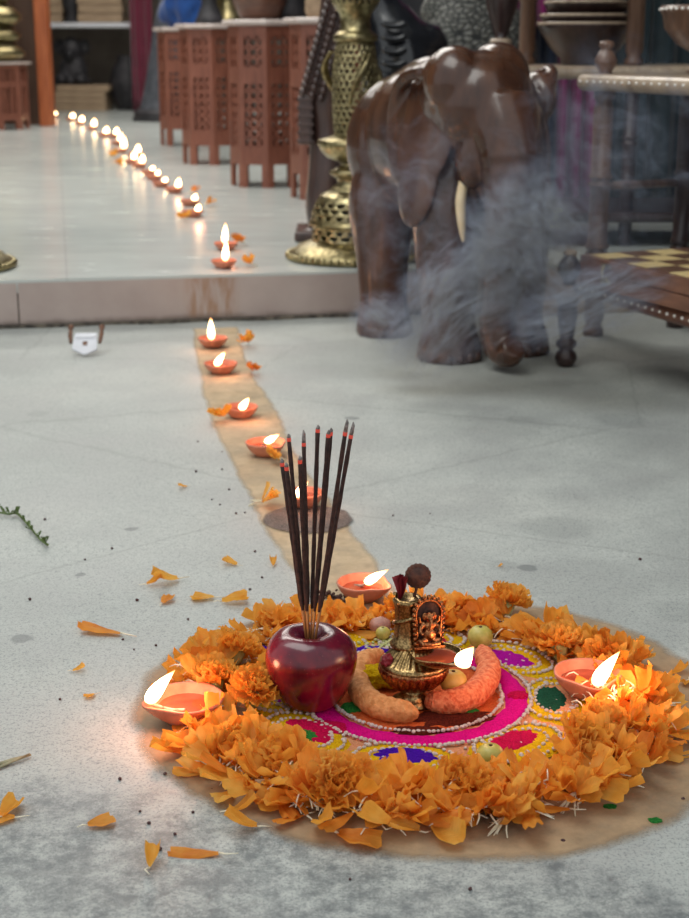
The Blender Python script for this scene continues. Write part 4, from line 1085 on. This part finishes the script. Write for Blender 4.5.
# ================================================================== CLAY LAMPS
def wedge(a): return (a+PI) % (2*PI) - PI
def bowl_mesh(bm, R, Hh, seed=0, spo=.24, seg=44):
    def mod(a, r, z):
        d = wedge(a); k = (z/Hh)
        return r*(1 + spo*k*math.exp(-(d/.30)**2) - .09*k*math.exp(-((abs(d)-.75)/.35)**2) + .02*mnoise.noise(Vector((math.cos(a)*2, math.sin(a)*2, seed))))
    pr = [(0,0),(.42*R,0),(.52*R,.04*Hh),(.70*R,.28*Hh),(.86*R,.55*Hh),(.97*R,.85*Hh),(R,.96*Hh),(.985*R,1.0*Hh),(.93*R,1.0*Hh),(.90*R,.92*Hh),(.78*R,.55*Hh),(.6*R,.30*Hh),(.3*R,.20*Hh),(0,.18*Hh)]
    add_lathe(bm, pr, seg, mod=mod)
def flame_mesh(bm, length, rad, lean=(0,0), seg=16):
    pts = []; rr = []
    for i in range(15):
        u = i/14; r = rad*(math.sin(PI*min(1, u**.62))**.85)*(1-.25*u)
        pts.append((lean[0]*u**1.3, lean[1]*u**1.3, length*u)); rr.append(max(r, .0002))
    add_tube(bm, pts, rr, seg)
def make_diya(R=.0325, Hh=.020, seed=0, flame=None, lab='x', wf=1.04):
    t = thing('clay_lamp', lab, 'lamp')
    bm = bmesh.new(); bowl_mesh(bm, R, Hh, seed); obj('bowl', bm, 'terracotta', t)
    bm = bmesh.new(); add_lathe(bm, [(.80*R,.62*Hh),(0,.625*Hh)], 32, mod=lambda a, r, z: r*(1+.10*math.exp(-(wedge(a)/.3)**2)-.03)); obj('oil', bm, 'oil', t)
    bm = bmesh.new(); add_tube(bm, spline([(.1*R,.2*R,.60*Hh),(.45*R,.12*R,.66*Hh),((wf-.19)*R,.02*R,(.90 if wf > .9 else .75)*Hh),((wf+.04)*R,0,(1.10 if wf > .9 else .95)*Hh)] if wf > .9 else [(-.45*R,.1*R,.6*Hh),(-.2*R,.1*R,.66*Hh),((wf-.15)*R,.02*R,.75*Hh),((wf+.03)*R,0,.95*Hh)], 4), .0016*R/.0325, 8); w = obj('wick', bm, 'wick', t)
    if flame:
        ln, rd, lean = flame
        bm = bmesh.new(); flame_mesh(bm, ln, rd, lean); f = obj('flame', bm, 'flame', t); f.location = (wf*R, 0, (1.0 if wf > .9 else .86)*Hh)
    return t
def glow(loc, e, rad=.02):
    l = bpy.data.lights.new('flame_light', 'POINT'); l.energy = e; l.color = (1, .36, .19); l.shadow_soft_size = rad
    o = bpy.data.objects.new('flame_light', l); COL.objects.link(o); o.location = loc
def place_diya(px, py, z, R, Hh, ang, flen, frad, dx, dy, lab, seed, e, wf=1.04):
    q = at(px, py, z) if not isinstance(px, Vector) else px
    ca, sa = math.cos(-ang), math.sin(-ang)
    lean = (dx*ca-dy*sa, dx*sa+dy*ca)
    t = make_diya(R, Hh, seed, (flen, frad, lean), lab, wf); t.location = (q.x, q.y, z); t.rotation_euler.z = ang; t['group'] = 'lit clay lamps'
    tip = Vector((q.x+R*wf*math.cos(ang)+dx*.6, q.y+R*wf*math.sin(ang)+dy*.6, z+Hh+flen*.5))
    if e: glow(tip, e)
    return t
D2R = math.radians
place_diya(187, 720, .0015, .033, .022, D2R(205), .032, .0068, .024, 0, 'lit clay lamp at the left rim of the marigold ring', 1, .42)
place_diya(587, 694, .006, .031, .022, D2R(-88), .034, .0068, .020, 0, 'lit clay lamp at the right rim of the marigold ring', 2, .34)
place_diya(363, 599, .001, .0285, .020, D2R(-35), .017, .0052, .024, 0, 'lit clay lamp behind the marigold ring, between incense and brass shrine', 3, .12, .12)
place_diya(305, 506, .0013, .026, .019, D2R(-110), .022, .0058, .014, 0, 'lit clay lamp on the dark ash patch behind the incense sticks', 4, .11)
place_diya(266, 455, .001, .030, .020, D2R(-55), .014, .0052, .020, 0, 'fourth lit clay lamp below the step, on the strip', 5, .11, .0)
place_diya(241, 417, .001, .028, .018, D2R(-85), .021, .006, .013, 0, 'third lit clay lamp below the step', 6, .11)
place_diya(221, 373, .001, .031, .019, D2R(-100), .027, .0062, .017, 0, 'second lit clay lamp below the step', 7, .11)
place_diya(213, 347, .001, .030, .019, D2R(-90), .045, .007, 0, 0, 'lit clay lamp nearest below the step', 8, .11)
place_diya(224, 268, .1, .029, .018, D2R(-80), .048, .007, .004, 0, 'lit clay lamp at the edge of the raised floor', 9, .09)
place_diya(226, 250, .1, .029, .018, D2R(-90), .050, .007, .003, 0, 'tall-flamed clay lamp second from the raised floor edge', 10, .09)
far = [(193,217,.6,.022,.0085),(190,206,.5,.022,.0085),(174,193,.5,.035,.0095),(161,187,.4,.018,.009),(154,180,.3,.02,.0085),(149,175,-.2,.018,.0085),(139,168,.3,.04,.011),(131,164,-.6,.04,.011),(135,157,0,.04,.012),
       (121,153,-.2,.06,.013),(118,145,-.3,.045,.013),(114,138,0,.04,.013),(104,137,.4,.04,.014),(92,130,-.5,.05,.014),(80,125,-.5,.04,.015),(71,121,-.5,.035,.016),(53,118,-.5,.03,.016)]
names = ['third','fourth','fifth','sixth','seventh','eighth','ninth','tenth','eleventh','twelfth','thirteenth','fourteenth','fifteenth','sixteenth','second-farthest','farthest but one','farthest']
names = ['third','fourth','fifth','sixth','seventh','eighth','ninth','tenth','eleventh','twelfth','sixth-from-last','fifth-from-last','fourth-from-last','third-from-last','second-from-last but one','last but one','last and farthest']
for i, (px, py, sd, fl, fr) in enumerate(far):
    place_diya(px, py, .1, .032, .019, D2R(-60), fl, fr, .006, 0, 'lit clay lamp on the raised floor, '+('%s from the step edge' % names[i] if i < 10 else names[i]+' of the row by the post'), 20+i, .045 if i % 2 == 0 else 0)
# ================================================================== APPLE WITH INCENSE
AP = at(311, 708)
pr = [(0,.006),(.010,.003),(.018,.001),(.0245,.004),(.031,.014),(.0365,.027),(.0395,.040),(.0400,.048),(.0385,.056),(.034,.0635),(.027,.0685),(.020,.070),(.013,.0682),(.007,.063),(.003,.059),(0,.058)]
pr = [p for p in spline(pr, 3)]
bm = bmesh.new(); add_lathe(bm, [(max(0, r) if i not in (0, len(pr)-1) else 0, z) for i, (r, z) in enumerate(pr)], 56, mod=lambda a, r, z: r*(1+.018*math.cos(5*a+.4)*(.4+z/.08)+.012*math.cos(2*a)))
ap = tag(obj('apple', bm, 'apple', None, (AP.x, AP.y, .0035)), 'shiny dark red apple holding the incense sticks', 'apple')
bm = bmesh.new(); add_lathe(bm, [(0,.056),(.0075,.0605),(.006,.0625),(0,.061)], 16, mod=lambda a, r, z: r*(1+.2*math.sin(4*a))); obj('stem_hollow', bm, 'stem', ap)
tips = [(281,455,.02,'leftmost incense stick'),(285.5,459,-.012,'second incense stick from the left with ember tip'),(288,430,.035,'tall ash-tipped incense stick third from the left'),(299.5,452,-.02,'short incense stick left of the middle'),(303.5,435,.04,'grey-tipped incense stick left of the middle one'),
        (318,421,0,'middle incense stick with red ember, tallest upright'),(329,426,-.02,'left of the two leaning incense sticks right of the middle'),(331.5,424,.02,'right of the two leaning incense sticks right of the middle'),(346.5,424,-.025,'second incense stick from the right'),(352.5,427,.012,'rightmost incense stick leaning right')]
for i, (px, py, dy, lab) in enumerate(tips):
    tip = aty(px, py, AP.y+dy)
    b = Vector((AP.x + (px-316)*.00012, AP.y+dy*.15, .0655))
    d = tip-b; L_ = d.length; dn = d.normalized()
    t = thing('incense_stick', lab + ' in the apple', 'incense stick', b, 0, 'incense sticks in the apple')
    s0 = .030
    bm = bmesh.new(); add_tube(bm, [(0,0,0), dn*(s0+.002)], .00085, 8); obj('bamboo_core', bm, 'bamboo', t)
    bm = bmesh.new(); n = 14
    add_tube(bm, [dn*(s0+(L_-s0-.010)*k/n) for k in range(n+1)], [.0012 if k == 0 else .0019+.0002*math.sin(k*2+i) for k in range(n+1)], 10); obj('incense_paste', bm, 'incense', t)
    bm = bmesh.new(); add_tube(bm, [dn*(L_-.0102), dn*(L_-.007)], .0019, 10); obj('ember', bm, 'ember', t)
    bm = bmesh.new(); bl_ = .008 if i in (8, 9, 4) else .002
    add_tube(bm, [dn*(L_-.0071), dn*(L_-.0071+bl_)+Vector((.0004,0,0)), dn*(L_-.006+bl_*1.3)], [.0018,.0015,.0005], 8); obj('ash_tip', bm, 'ash', t)
# ================================================================== BRASS LAMP SHRINE
SB = at(413, 707)
t = thing('brass_shrine_lamp', 'small antique brass shrine lamp with arched figure and burning wick', 'lamp', (SB.x, SB.y, .004)); t.scale = (.93, .93, 1)
bm = bmesh.new(); add_lathe(bm, [(0,0),(.020,0),(.021,.003),(.015,.006),(.011,.011),(.012,.016),(0,.016)], 40); obj('foot', bm, 'lampbrass', t)
bm = bmesh.new(); add_lathe(bm, [(0,.014),(.012,.015),(.022,.019),(.029,.026),(.0325,.033),(.0335,.036),(.0325,.038),(.030,.039),(0,.039)], 112, mod=lambda a, r, z: r*(1+(.05*math.cos(28*a) if .016 < z < .034 else 0))); obj('fluted_bowl', bm, 'copper', t)
bm = bmesh.new(); add_lathe(bm, [(.0325,.0385),(.0325,.041),(.030,.0425),(.028,.0435),(.022,.049),(.016,.054),(.013,.056),(0,.056)], 112, mod=lambda a, r, z: r*(1+(.05*math.cos(28*a) if .043 < z < .055 else 0))); obj('fluted_dome', bm, 'lampbrass', t)
c0 = (-.006, .004, 0)
bm = bmesh.new(); add_lathe(bm, [(.016,.054),(.0165,.057),(.014,.060),(.0125,.066),(.0118,.078),(.0120,.090),(.0135,.095),(.0140,.098),(.012,.100),(.009,.099),(0,.096)], 40, c=c0, mod=lambda a, r, z: r*(1+.03*math.cos(8*a))); obj('column', bm, 'lampbrass', t)
bm = bmesh.new()
pts = [(c0[0]+.0128*math.cos(a), c0[1]+.0128*math.sin(a), .062+.0027*k) for k, a in enumerate([j*.62 for j in range(16)])]
add_tube(bm, pts, [.0018+.0006*math.sin(k*.4) for k in range(16)], 10)
obj('coiled_serpent', bm, 'lampbrass', t)
# arched plaque, facing the camera and a little to the right
pq = thing('tmp', 'x', 'x'); del pq['label']; del pq['category']; pq.name = 'arch_plaque'; pq.parent = t; pq.location = (.0145, -.012, .052); pq.rotation_euler = (-.06, 0, .22)
bpy.data.objects.remove(pq)
def plq(bm): bmesh.ops.transform(bm, matrix=Matrix.Translation((.0135,-.010,.0575)) @ Matrix.Rotation(.22, 4, 'Z') @ Matrix.Rotation(-.06, 4, 'X'), verts=bm.verts)
def arch(u, hw, h):                               # u 0..1 round the arch from left foot to right foot
    if u < .3: return (-hw*(.86+.14*u/.3), 0, (h-hw)*u/.3)
    if u > .7: return (hw*(.86+.14*(1-u)/.3), 0, (h-hw)*(1-u)/.3)
    a = PI*(1-(u-.3)/.4); return (hw*math.cos(a), 0, h-hw+hw*math.sin(a))
bm = bmesh.new()
add_tube(bm, [arch(k/40, .0125, .044) for k in range(41)], .0016, 8)
for k in range(25):
    p = arch(k/24, .0145, .0465); add_sphere(bm, p, .0022, u=8, v=6)
add_box(bm, 0, 0, .0012, .030, .010, .0026, bevel=.0006)
n = 20
plq(bm); aq = obj('arch_plaque', bm, 'copper', t)
bm = bmesh.new()
bk = [bm.verts.new((p[0]*.96, .0022, p[2])) for p in (arch(k/n, .0125, .044) for k in range(n+1))]; bk2 = [bm.verts.new((v.co.x, .0034, v.co.z)) for v in bk]
bm.faces.new(bk); bm.faces.new(bk2[::-1]); plq(bm); obj('back_plate', bm, 'darkflower', aq)
bm = bmesh.new()
add_sphere(bm, (0,-.003,.0125), .0066, 1, .8, .95); add_sphere(bm, (0,-.003,.0195), .0052, 1.05, .8, .9); add_sphere(bm, (0,-.004,.0275), .0044, 1, .9, 1.05)
add_sphere(bm, (-.0045,-.003,.0280), .0026, 1, .5, 1.3); add_sphere(bm, (.0045,-.003,.0280), .0026, 1, .5, 1.3)
add_tube(bm, [(0,-.0075,.027),(.0006,-.0095,.023),(-.001,-.0095,.019),(-.003,-.0085,.017)], [.0019,.0016,.0014,.001], 10)
add_lathe(bm, [(.0044,0),(.0040,.003),(.0026,.006),(.0008,.009),(0,.0095)], 12, c=(0,-.003,.031))
for s in (-1, 1):
    add_tube(bm, [(s*.004,-.003,.0215),(s*.0085,-.004,.019),(s*.0095,-.0065,.0155),(s*.0075,-.008,.0135)], [.0021,.0019,.0016,.0014], 10)
    add_tube(bm, [(s*.004,-.002,.0215),(s*.009,-.002,.0235),(s*.0098,-.003,.028)], [.0018,.0015,.0014], 10)
    add_tube(bm, [(s*.003,-.004,.0075),(s*.0105,-.006,.0065),(s*.008,-.0095,.0055),(s*-.001,-.0105,.0052)], [.0032,.0028,.0023,.0016], 10)
bmesh.ops.recalc_face_normals(bm, faces=bm.faces[:]); bmesh.ops.transform(bm, matrix=Matrix.Diagonal((1.0,.9,1.06,1)), verts=bm.verts); plq(bm)
obj('seated_figure', remeshed(bm, .00045, 1), 'copper', aq)
bm = bmesh.new()
bowl_mesh(bm, .0265, .011, 3, .42); bmesh.ops.transform(bm, matrix=Matrix.Translation((.020,-.015,.0445)) @ Matrix.Rotation(-.95, 4, 'Z'), verts=bm.verts)
dish = obj('oil_dish', bm, 'lampbrass', t)
bm = bmesh.new(); add_lathe(bm, [(.0205,0),(0,.0002)], 28, c=(.020,-.015,.0518)); obj('oil', bm, 'oil', dish)
sp_ = Vector((.020,-.015,.0445)) + Vector((.034*math.cos(-.95), .034*math.sin(-.95), .009))
bm = bmesh.new(); add_tube(bm, [sp_+Vector((-.012,.006,-.002)), sp_+Vector((0,0,.001)), sp_+Vector((.003,-.001,.003))], .0018, 8); obj('wick', bm, 'wick', t)
bm = bmesh.new(); flame_mesh(bm, .019, .0085, (.012,0)); f = obj('flame', bm, 'flame', t); f.location = sp_+Vector((.001,0,-.001))
glow(Vector((SB.x, SB.y, .004))+sp_+Vector((.008,-.004,.012)), .07)
crumple('red_petal', 'redpetal', (SB.x-.0235, SB.y-.010, .0455), .0055, .005, .006, 'small crumpled dark red petal on the left shoulder of the brass shrine', 'petal', 6)
bm = bmesh.new()
for k in range(3): petal_geo(bm, .022, .012, .25, .4, .1, k, 0, False, Matrix.Rotation(-1.35+.1*k, 4, 'Y') @ Matrix.Rotation((k-1)*.5, 4, 'X'))
o = obj('red_petal', bm, 'redpetal', None, (SB.x-.012, SB.y+.004, .102), .2, recalc=False); tag(o, 'dark red upright petal on top of the brass column', 'petal')
bm = bmesh.new()
add_sphere(bm, (0,0,.011), .0098, 1, .75, 1.0, 22, 16)
for k in range(18):
    a = 2*PI*k/18; add_sphere(bm, (.0098*math.cos(a), -.001, .011+.0098*math.sin(a)), .0022, 1, 1.3, 1, 7, 5)
add_tube(bm, [(0,.002,.002),(-.003,.003,-.010)], .0015, 8)
o = obj('dried_flower', remeshed(bm, .0007, 1), 'darkflower', None, (SB.x+.003, SB.y+.006, .112)); tag(o, 'round dark dried flower head on top of the brass shrine', 'flower')
# ================================================================== FRUIT AND NUTS
def banana(pts, mat, name, lab, cat):
    bm = bmesh.new(); sp = spline(pts, 8); add_tube(bm, [p[:3] for p in sp], [p[3]*(1+.04*math.sin(i*1.7)) for i, p in enumerate(sp)], 24)
    for v in bm.verts: v.co += Vector((mnoise.noise(v.co*120), mnoise.noise(v.co*120+Vector((9,0,0))), 0))*.0012
    return tag(obj(name, bm, mat), lab, cat)
w = lambda px, py, z, r: (*at(px, py, z)[:2], z, r)
bm = bmesh.new()
for k in range(70):
    q = at(392+random.gauss(0,13), 645+random.gauss(0,3.5), .005); add_sphere(bm, (q.x, q.y, random.uniform(.0035,.007)), .0016, 1.7, 1, .9, 7, 5, rot=Matrix.Rotation(random.uniform(0,6), 3, 'Z'))
tag(obj('seeds', bm, 'calyx'), 'scattering of pale greenish seeds behind the brass shrine', 'seeds', None, 'stuff')
banana([w(427,700,.015,.004),w(432,701,.0135,.009),w(450,702,.0135,.0115),w(468,697,.0135,.0122),w(484,684,.0135,.0118),w(489,668,.0135,.0108),w(484,655,.0125,.009),w(482,648,.014,.004)], 'banana', 'banana', 'orange-dusted curved fruit curling round the right of the brass shrine', 'fruit')
banana([w(417,711,.013,.003),w(412,712,.0125,.0085),w(398,711,.0125,.0108),w(378,706,.013,.0112),w(362,693,.013,.011),w(358,678,.013,.0105),w(364,662,.014,.010),w(376,655,.013,.007),w(382,652,.013,.003)], 'banana_y', 'banana', 'yellow-brown curved fruit curling round the left of the brass shrine', 'fruit')
crumple('yellow_crumbs', 'p_yellow', at(378,694,0)+Vector((.0,.008,.006)), .019, .013, .012, 'clump of yellow flower crumbs inside the left curved fruit', 'crumbs', 4)['kind'] = 'stuff'
def fruit(px, py, r, mat, lab, cat='fruit', name='round_fruit', sx=1, z0=0, rz_=0, sz=.93):
    bm = bmesh.new()
    add_lathe(bm, [(0,.15*r*0),(.4*r,.06*r),(.75*r,.38*r),(.97*r,.85*r),(r,1.1*r),(.9*r,1.5*r),(.6*r,1.82*r),(.22*r,1.93*r),(.10*r,1.88*r),(0,1.82*r)], 28)
    for v in bm.verts: v.co.x *= sx; v.co.z *= sz
    q = at(px, py, z0); o = tag(obj(name, bm, mat, None, (q.x, q.y, z0), rz_), lab, cat)
    bm = bmesh.new(); add_lathe(bm, [(.10*r,1.86*r*sz),(.14*r,1.95*r*sz),(.06*r,2.0*r*sz),(0,1.98*r*sz)], 10); obj('stem_end', bm, 'stem', o); return o
fruit(453,694,.0125,'limey','yellow round fruit tucked under the oil dish of the brass shrine', z0=.010)
fruit(480,648,.0125,'lime','green round fruit right behind the brass shrine', z0=.003)
fruit(490,768,.0115,'lime','green round fruit at the front among crimson powder', z0=.004)
fruit(383,640,.0075,'lime','small green berry behind the apple, left of the shrine', 'berry', 'green_berry', z0=.004)
def nut(px, py, L_, r, mat, lab, rz_=0, z0=.003, name='betel_nut'):
    bm = bmesh.new(); add_sphere(bm, (0,0,r), 1, L_, r, r, 20, 14)
    for v in bm.verts: v.co *= 1+.06*mnoise.noise(v.co*200)
    q = at(px, py, z0); tag(obj(name, bm, mat, None, (q.x, q.y, z0), rz_), lab, 'nut')
nut(380,634,.011,.009,'nut','pinkish-brown round nut behind the apple beside the green berry', z0=.004)
nut(270,752,.0095,.0065,'nut','pinkish-brown nut between petals in front of the apple', z0=.012)
nut(250,684,.018,.0068,'ribnut','long ribbed brown nut left of the apple', .45, .022, 'ribbed_nut')
nut(415,642,.022,.007,'ribnut','long ribbed nut lying behind the brass shrine', .1, .004, 'ribbed_nut')
# ================================================================== SPRIG, LATCH, TWIGS, CRUMBS
q0 = at(26, 528)
t = thing('green_sprig', 'green leafy sprig lying on the concrete at left edge', 'sprig', q0)
sp = [at(*p)-q0+Vector((0,0,.004)) for p in ((-6,514),(8,517),(18,517),(30,530),(40,542),(48,548))]
bm = bmesh.new(); s2 = spline([tuple(p) for p in sp], 5); add_tube(bm, s2, .0014, 8); obj('stem', bm, 'green', t)
for k in range(34):
    p = Vector(s2[random.randrange(len(s2))]); bm = bmesh.new()
    petal_geo(bm, random.uniform(.007,.012), .0035, .3, .2, .1, k, 0, False, Matrix.Translation(p) @ Matrix.Rotation(random.uniform(0,6.28), 4, 'Z') @ Matrix.Rotation(-random.uniform(.1,.8), 4, 'Y'), .5)
    obj('leaf', bm, 'green', t, recalc=False)
q0 = at(85, 357); t = thing('floor_latch', 'white pointed metal latch plate leaning at the foot of the step', 'latch', q0, .05); t.scale = (.74, .74, .74)
TL = Matrix.Rotation(.62, 4, 'X')
def tilt(bm): bmesh.ops.transform(bm, matrix=TL, verts=bm.verts)
bm = bmesh.new(); o5 = [(-.030,.078),(.026,.078),(.030,.020),(.004,.003),(-.004,.003),(-.034,.022)]
b = bmesh.new(); lo_ = [b.verts.new((x, y, .002)) for x, y in o5]; hi_ = [b.verts.new((x, y, .008)) for x, y in o5]
b.faces.new(lo_[::-1]); b.faces.new(hi_)
for i in range(6): b.faces.new((lo_[i], lo_[(i+1)%6], hi_[(i+1)%6], hi_[i]))
bmesh.ops.bevel(b, geom=b.edges[:], offset=.0012, segments=2, affect='EDGES'); merge(bm, b)
add_box(bm, -.002, .064, .009, .05, .012, .006, bevel=.002); tilt(bm)
pl = obj('plate', bm, 'whitepaint', t)
bm = bmesh.new(); add_box(bm, -.002, .040, .0084, .012, .014, .0016, bevel=.0005); tilt(bm); obj('keyhole', bm, 'rust', pl)
for s in (-1, 1):
    bm = bmesh.new(); add_tube(bm, [(s*.040-.002,.096,.010),(s*.040-.002,.070,.008),(s*.037-.002,.045,.004)], [.005,.006,.004], 10); add_sphere(bm, (s*.040-.002,.096,.010), .008, u=10, v=8); tilt(bm); obj('hinge_arm', bm, 'rust', t)
bm = bmesh.new(); add_tube(bm, [at(-4,768)+Vector((0,0,.002)), at(14,763)+Vector((0,0,.003)), at(31,757)+Vector((0,0,.002))], [.0022,.002,.0008], 8)
add_tube(bm, [at(-4,771)+Vector((0,0,.002)), at(30,758)+Vector((0,0,.004))], [.0014,.0006], 6)
tag(obj('dry_twig', bm, 'straw'), 'dry greenish twig at the left edge, lower left', 'twig')
bm = bmesh.new()
for k in range(40):
    a = random.uniform(0,6.28); r = random.random()**.6
    add_sphere(bm, at(331,600)+Vector((.022*r*math.cos(a), .014*r*math.sin(a), random.uniform(.001,.007))), random.uniform(.0012,.003), 1.5, 1, .8, 7, 5, rot=Matrix.Rotation(a, 3, 'Z'))
tag(obj('dried_bits', bm, 'darkflower'), 'small pile of dark dried flower bits left of the back lamp', 'flower bits', None, 'stuff')
cr = [(198,442),(222,452),(196,472),(222,470),(229,490),(220,505),(236,514),(245,513),(212,500),(112,549),(255,552),(188,620),(137,601),(123,640),(134,650),(156,646),(140,812),(160,850),(175,835),(149,824),(193,813),(212,790),(45,520),(393,516),(430,514),(563,842),(683,800),(30,600),(85,560),(165,775),(120,780),(60,700),(250,590),(262,578),(640,560),(470,890),(350,880)]
bm = bmesh.new(); add_sphere(bm, (0,0,.0018), .0024, 1.2, 1, .8, 9, 7)
for v in bm.verts: v.co *= 1+.2*mnoise.noise(v.co*700)
c = obj('dark_crumb', bm, 'crumb'); tag(c, 'tiny dark crumb scattered on the concrete floor', 'crumb', 'dark crumbs on the floor')
for i, (px, py) in enumerate(cr):
    o = c if i == 0 else c.copy()
    if i: COL.objects.link(o)
    q = at(px, py); o.location = (q.x, q.y, 0); o.scale = (random.uniform(.35,.75),)*3; o.rotation_euler.z = i
# ================================================================== SMOKE
def mat_smoke(name, dens, sc, stretch, rot, seed, thr, col=(.62,.74,1)):
    t = NT(name); co = t.coord('Object')
    # co runs -1..1 across the cloud; warp it, then thin it towards its rim
    nz = t.n('ShaderNodeTexNoise'); nz.inputs['Scale'].default_value = 1.6; nz.inputs['Detail'].default_value = 3
    t.link(t.mapping(co, loc=(seed, seed*.7, 0)), nz.inputs['Vector'])
    sub = t.n('ShaderNodeVectorMath', operation='SUBTRACT'); t.link(nz.outputs['Color'], sub.inputs[0]); sub.inputs[1].default_value = (.5,.5,.5)
    scl = t.n('ShaderNodeVectorMath', operation='SCALE'); t.link(sub.outputs[0], scl.inputs[0]); scl.inputs['Scale'].default_value = 1.1
    add = t.n('ShaderNodeVectorMath', operation='ADD'); t.link(co, add.inputs[0]); t.link(scl.outputs[0], add.inputs[1])
    ln = t.n('ShaderNodeVectorMath', operation='LENGTH'); t.link(co, ln.inputs[0])
    fall = t.ramp(ln.outputs['Value'], [(.15, W1), (.95, B0)], 'EASE')
    f = t.noise(t.mapping(add.outputs[0], stretch, (seed, 0, seed), rot), sc, 5, .62)
    d = t.ramp(f, [(thr, B0), (thr+.17, W1)])
    d = t.math('ADD', t.math('MULTIPLY', d, .95), .025)
    d = t.math('MULTIPLY', t.math('MULTIPLY', d, fall), dens)
    v = t.n('ShaderNodeVolumeScatter'); v.inputs['Color'].default_value = (*col, 1); v.inputs['Anisotropy'].default_value = .0
    t.link(d, v.inputs['Density'])
    ab = t.n('ShaderNodeVolumeAbsorption'); ab.inputs['Color'].default_value = (.30, .50, .92, 1); t.link(t.math('MULTIPLY', d, .22), ab.inputs['Density'])
    ad = t.n('ShaderNodeAddShader'); t.link(v.outputs[0], ad.inputs[0]); t.link(ab.outputs[0], ad.inputs[1])
    t.link(ad.outputs[0], t.out.inputs['Volume'])
    return t.m
def smoke(px, py, Y, wx, wz, wy, tilt, dens, sc, label, seed, thr=.5, stretch=(1,1,1)):
    bm = bmesh.new(); bmesh.ops.create_icosphere(bm, subdivisions=3, radius=1)
    m = mat_smoke('smoke_'+str(seed), dens, sc, stretch, (0,.6,0), seed, thr)
    c = aty(px, py, Y); k = Y/1450
    o = obj('incense_smoke', bm, m, None, c); o.scale = (wx*k/2, wy, wz*k/2); o.rotation_euler = (0, tilt, 0)
    return tag(o, label, 'smoke', None, 'stuff')
smoke(526, 245, 2.42, 180, 200, .08, .5, 150, 2.4, 'thick bluish smoke swirl right of the elephant trunk', 3, .50, (1, 1, 3.4))
smoke(455, 303, 2.40, 225, 140, .07, -.75, 145, 2.4, 'pale smoke curling around the elephant front feet', 5, .50, (1, 1, 3.6))
smoke(585, 305, 2.30, 220, 100, .08, -.35, 80, 2.2, 'thin smoke drifting past the low table leg', 7, .50, (1, 1, 3.4))
smoke(410, 200, 2.50, 190, 240, .06, .2, 30, 2.6, 'faint smoke wisps in front of the elephant body', 9, .54, (1, 1, 3))
smoke(600, 165, 2.45, 270, 320, .08, .6, 30, 2.4, 'faint blue smoke veil in front of the turned-post racks', 11, .53, (1, 1, 3))
smoke(380, 318, 2.52, 80, 70, .05, .2, 80, 1.8, 'small smoke puff between the elephant legs', 13, .47, (1, 1, 2.4))
# ================================================================== LIGHT
wd = bpy.data.worlds.new('world'); S.world = wd; wd.use_nodes = True
bg = wd.node_tree.nodes['Background']; bg.inputs[0].default_value = (.92, .97, 1, 1); bg.inputs[1].default_value = .72
def area(name, loc, tgt, sx, sy, e, col):
    l = bpy.data.lights.new(name, 'AREA'); l.shape = 'RECTANGLE'; l.size = sx; l.size_y = sy; l.energy = e; l.color = col
    o = bpy.data.objects.new(name, l); COL.objects.link(o); o.location = loc
    o.rotation_euler = (Vector(tgt)-Vector(loc)).to_track_quat('-Z', 'Y').to_euler(); return o
area('shop_ceiling_lamp', (-1.0, 5.2, 2.75), (-1.0, 5.2, 0), 2.2, 1.6  , 72, (1, .96, .90))
area('shop_ceiling_lamp.001', (-1.3, 8.8, 2.75), (-1.3, 8.8, 0), 2.2, 1.6  , 72, (1, .96, .90))
area('mid_floor_fill', (-.9, 1.7, 3.0), (.1, 2.5, 0), 2.0, 1.6, 38, (1, 1, .95))  # added fill panel brightening the mid floor, separate from the world sky
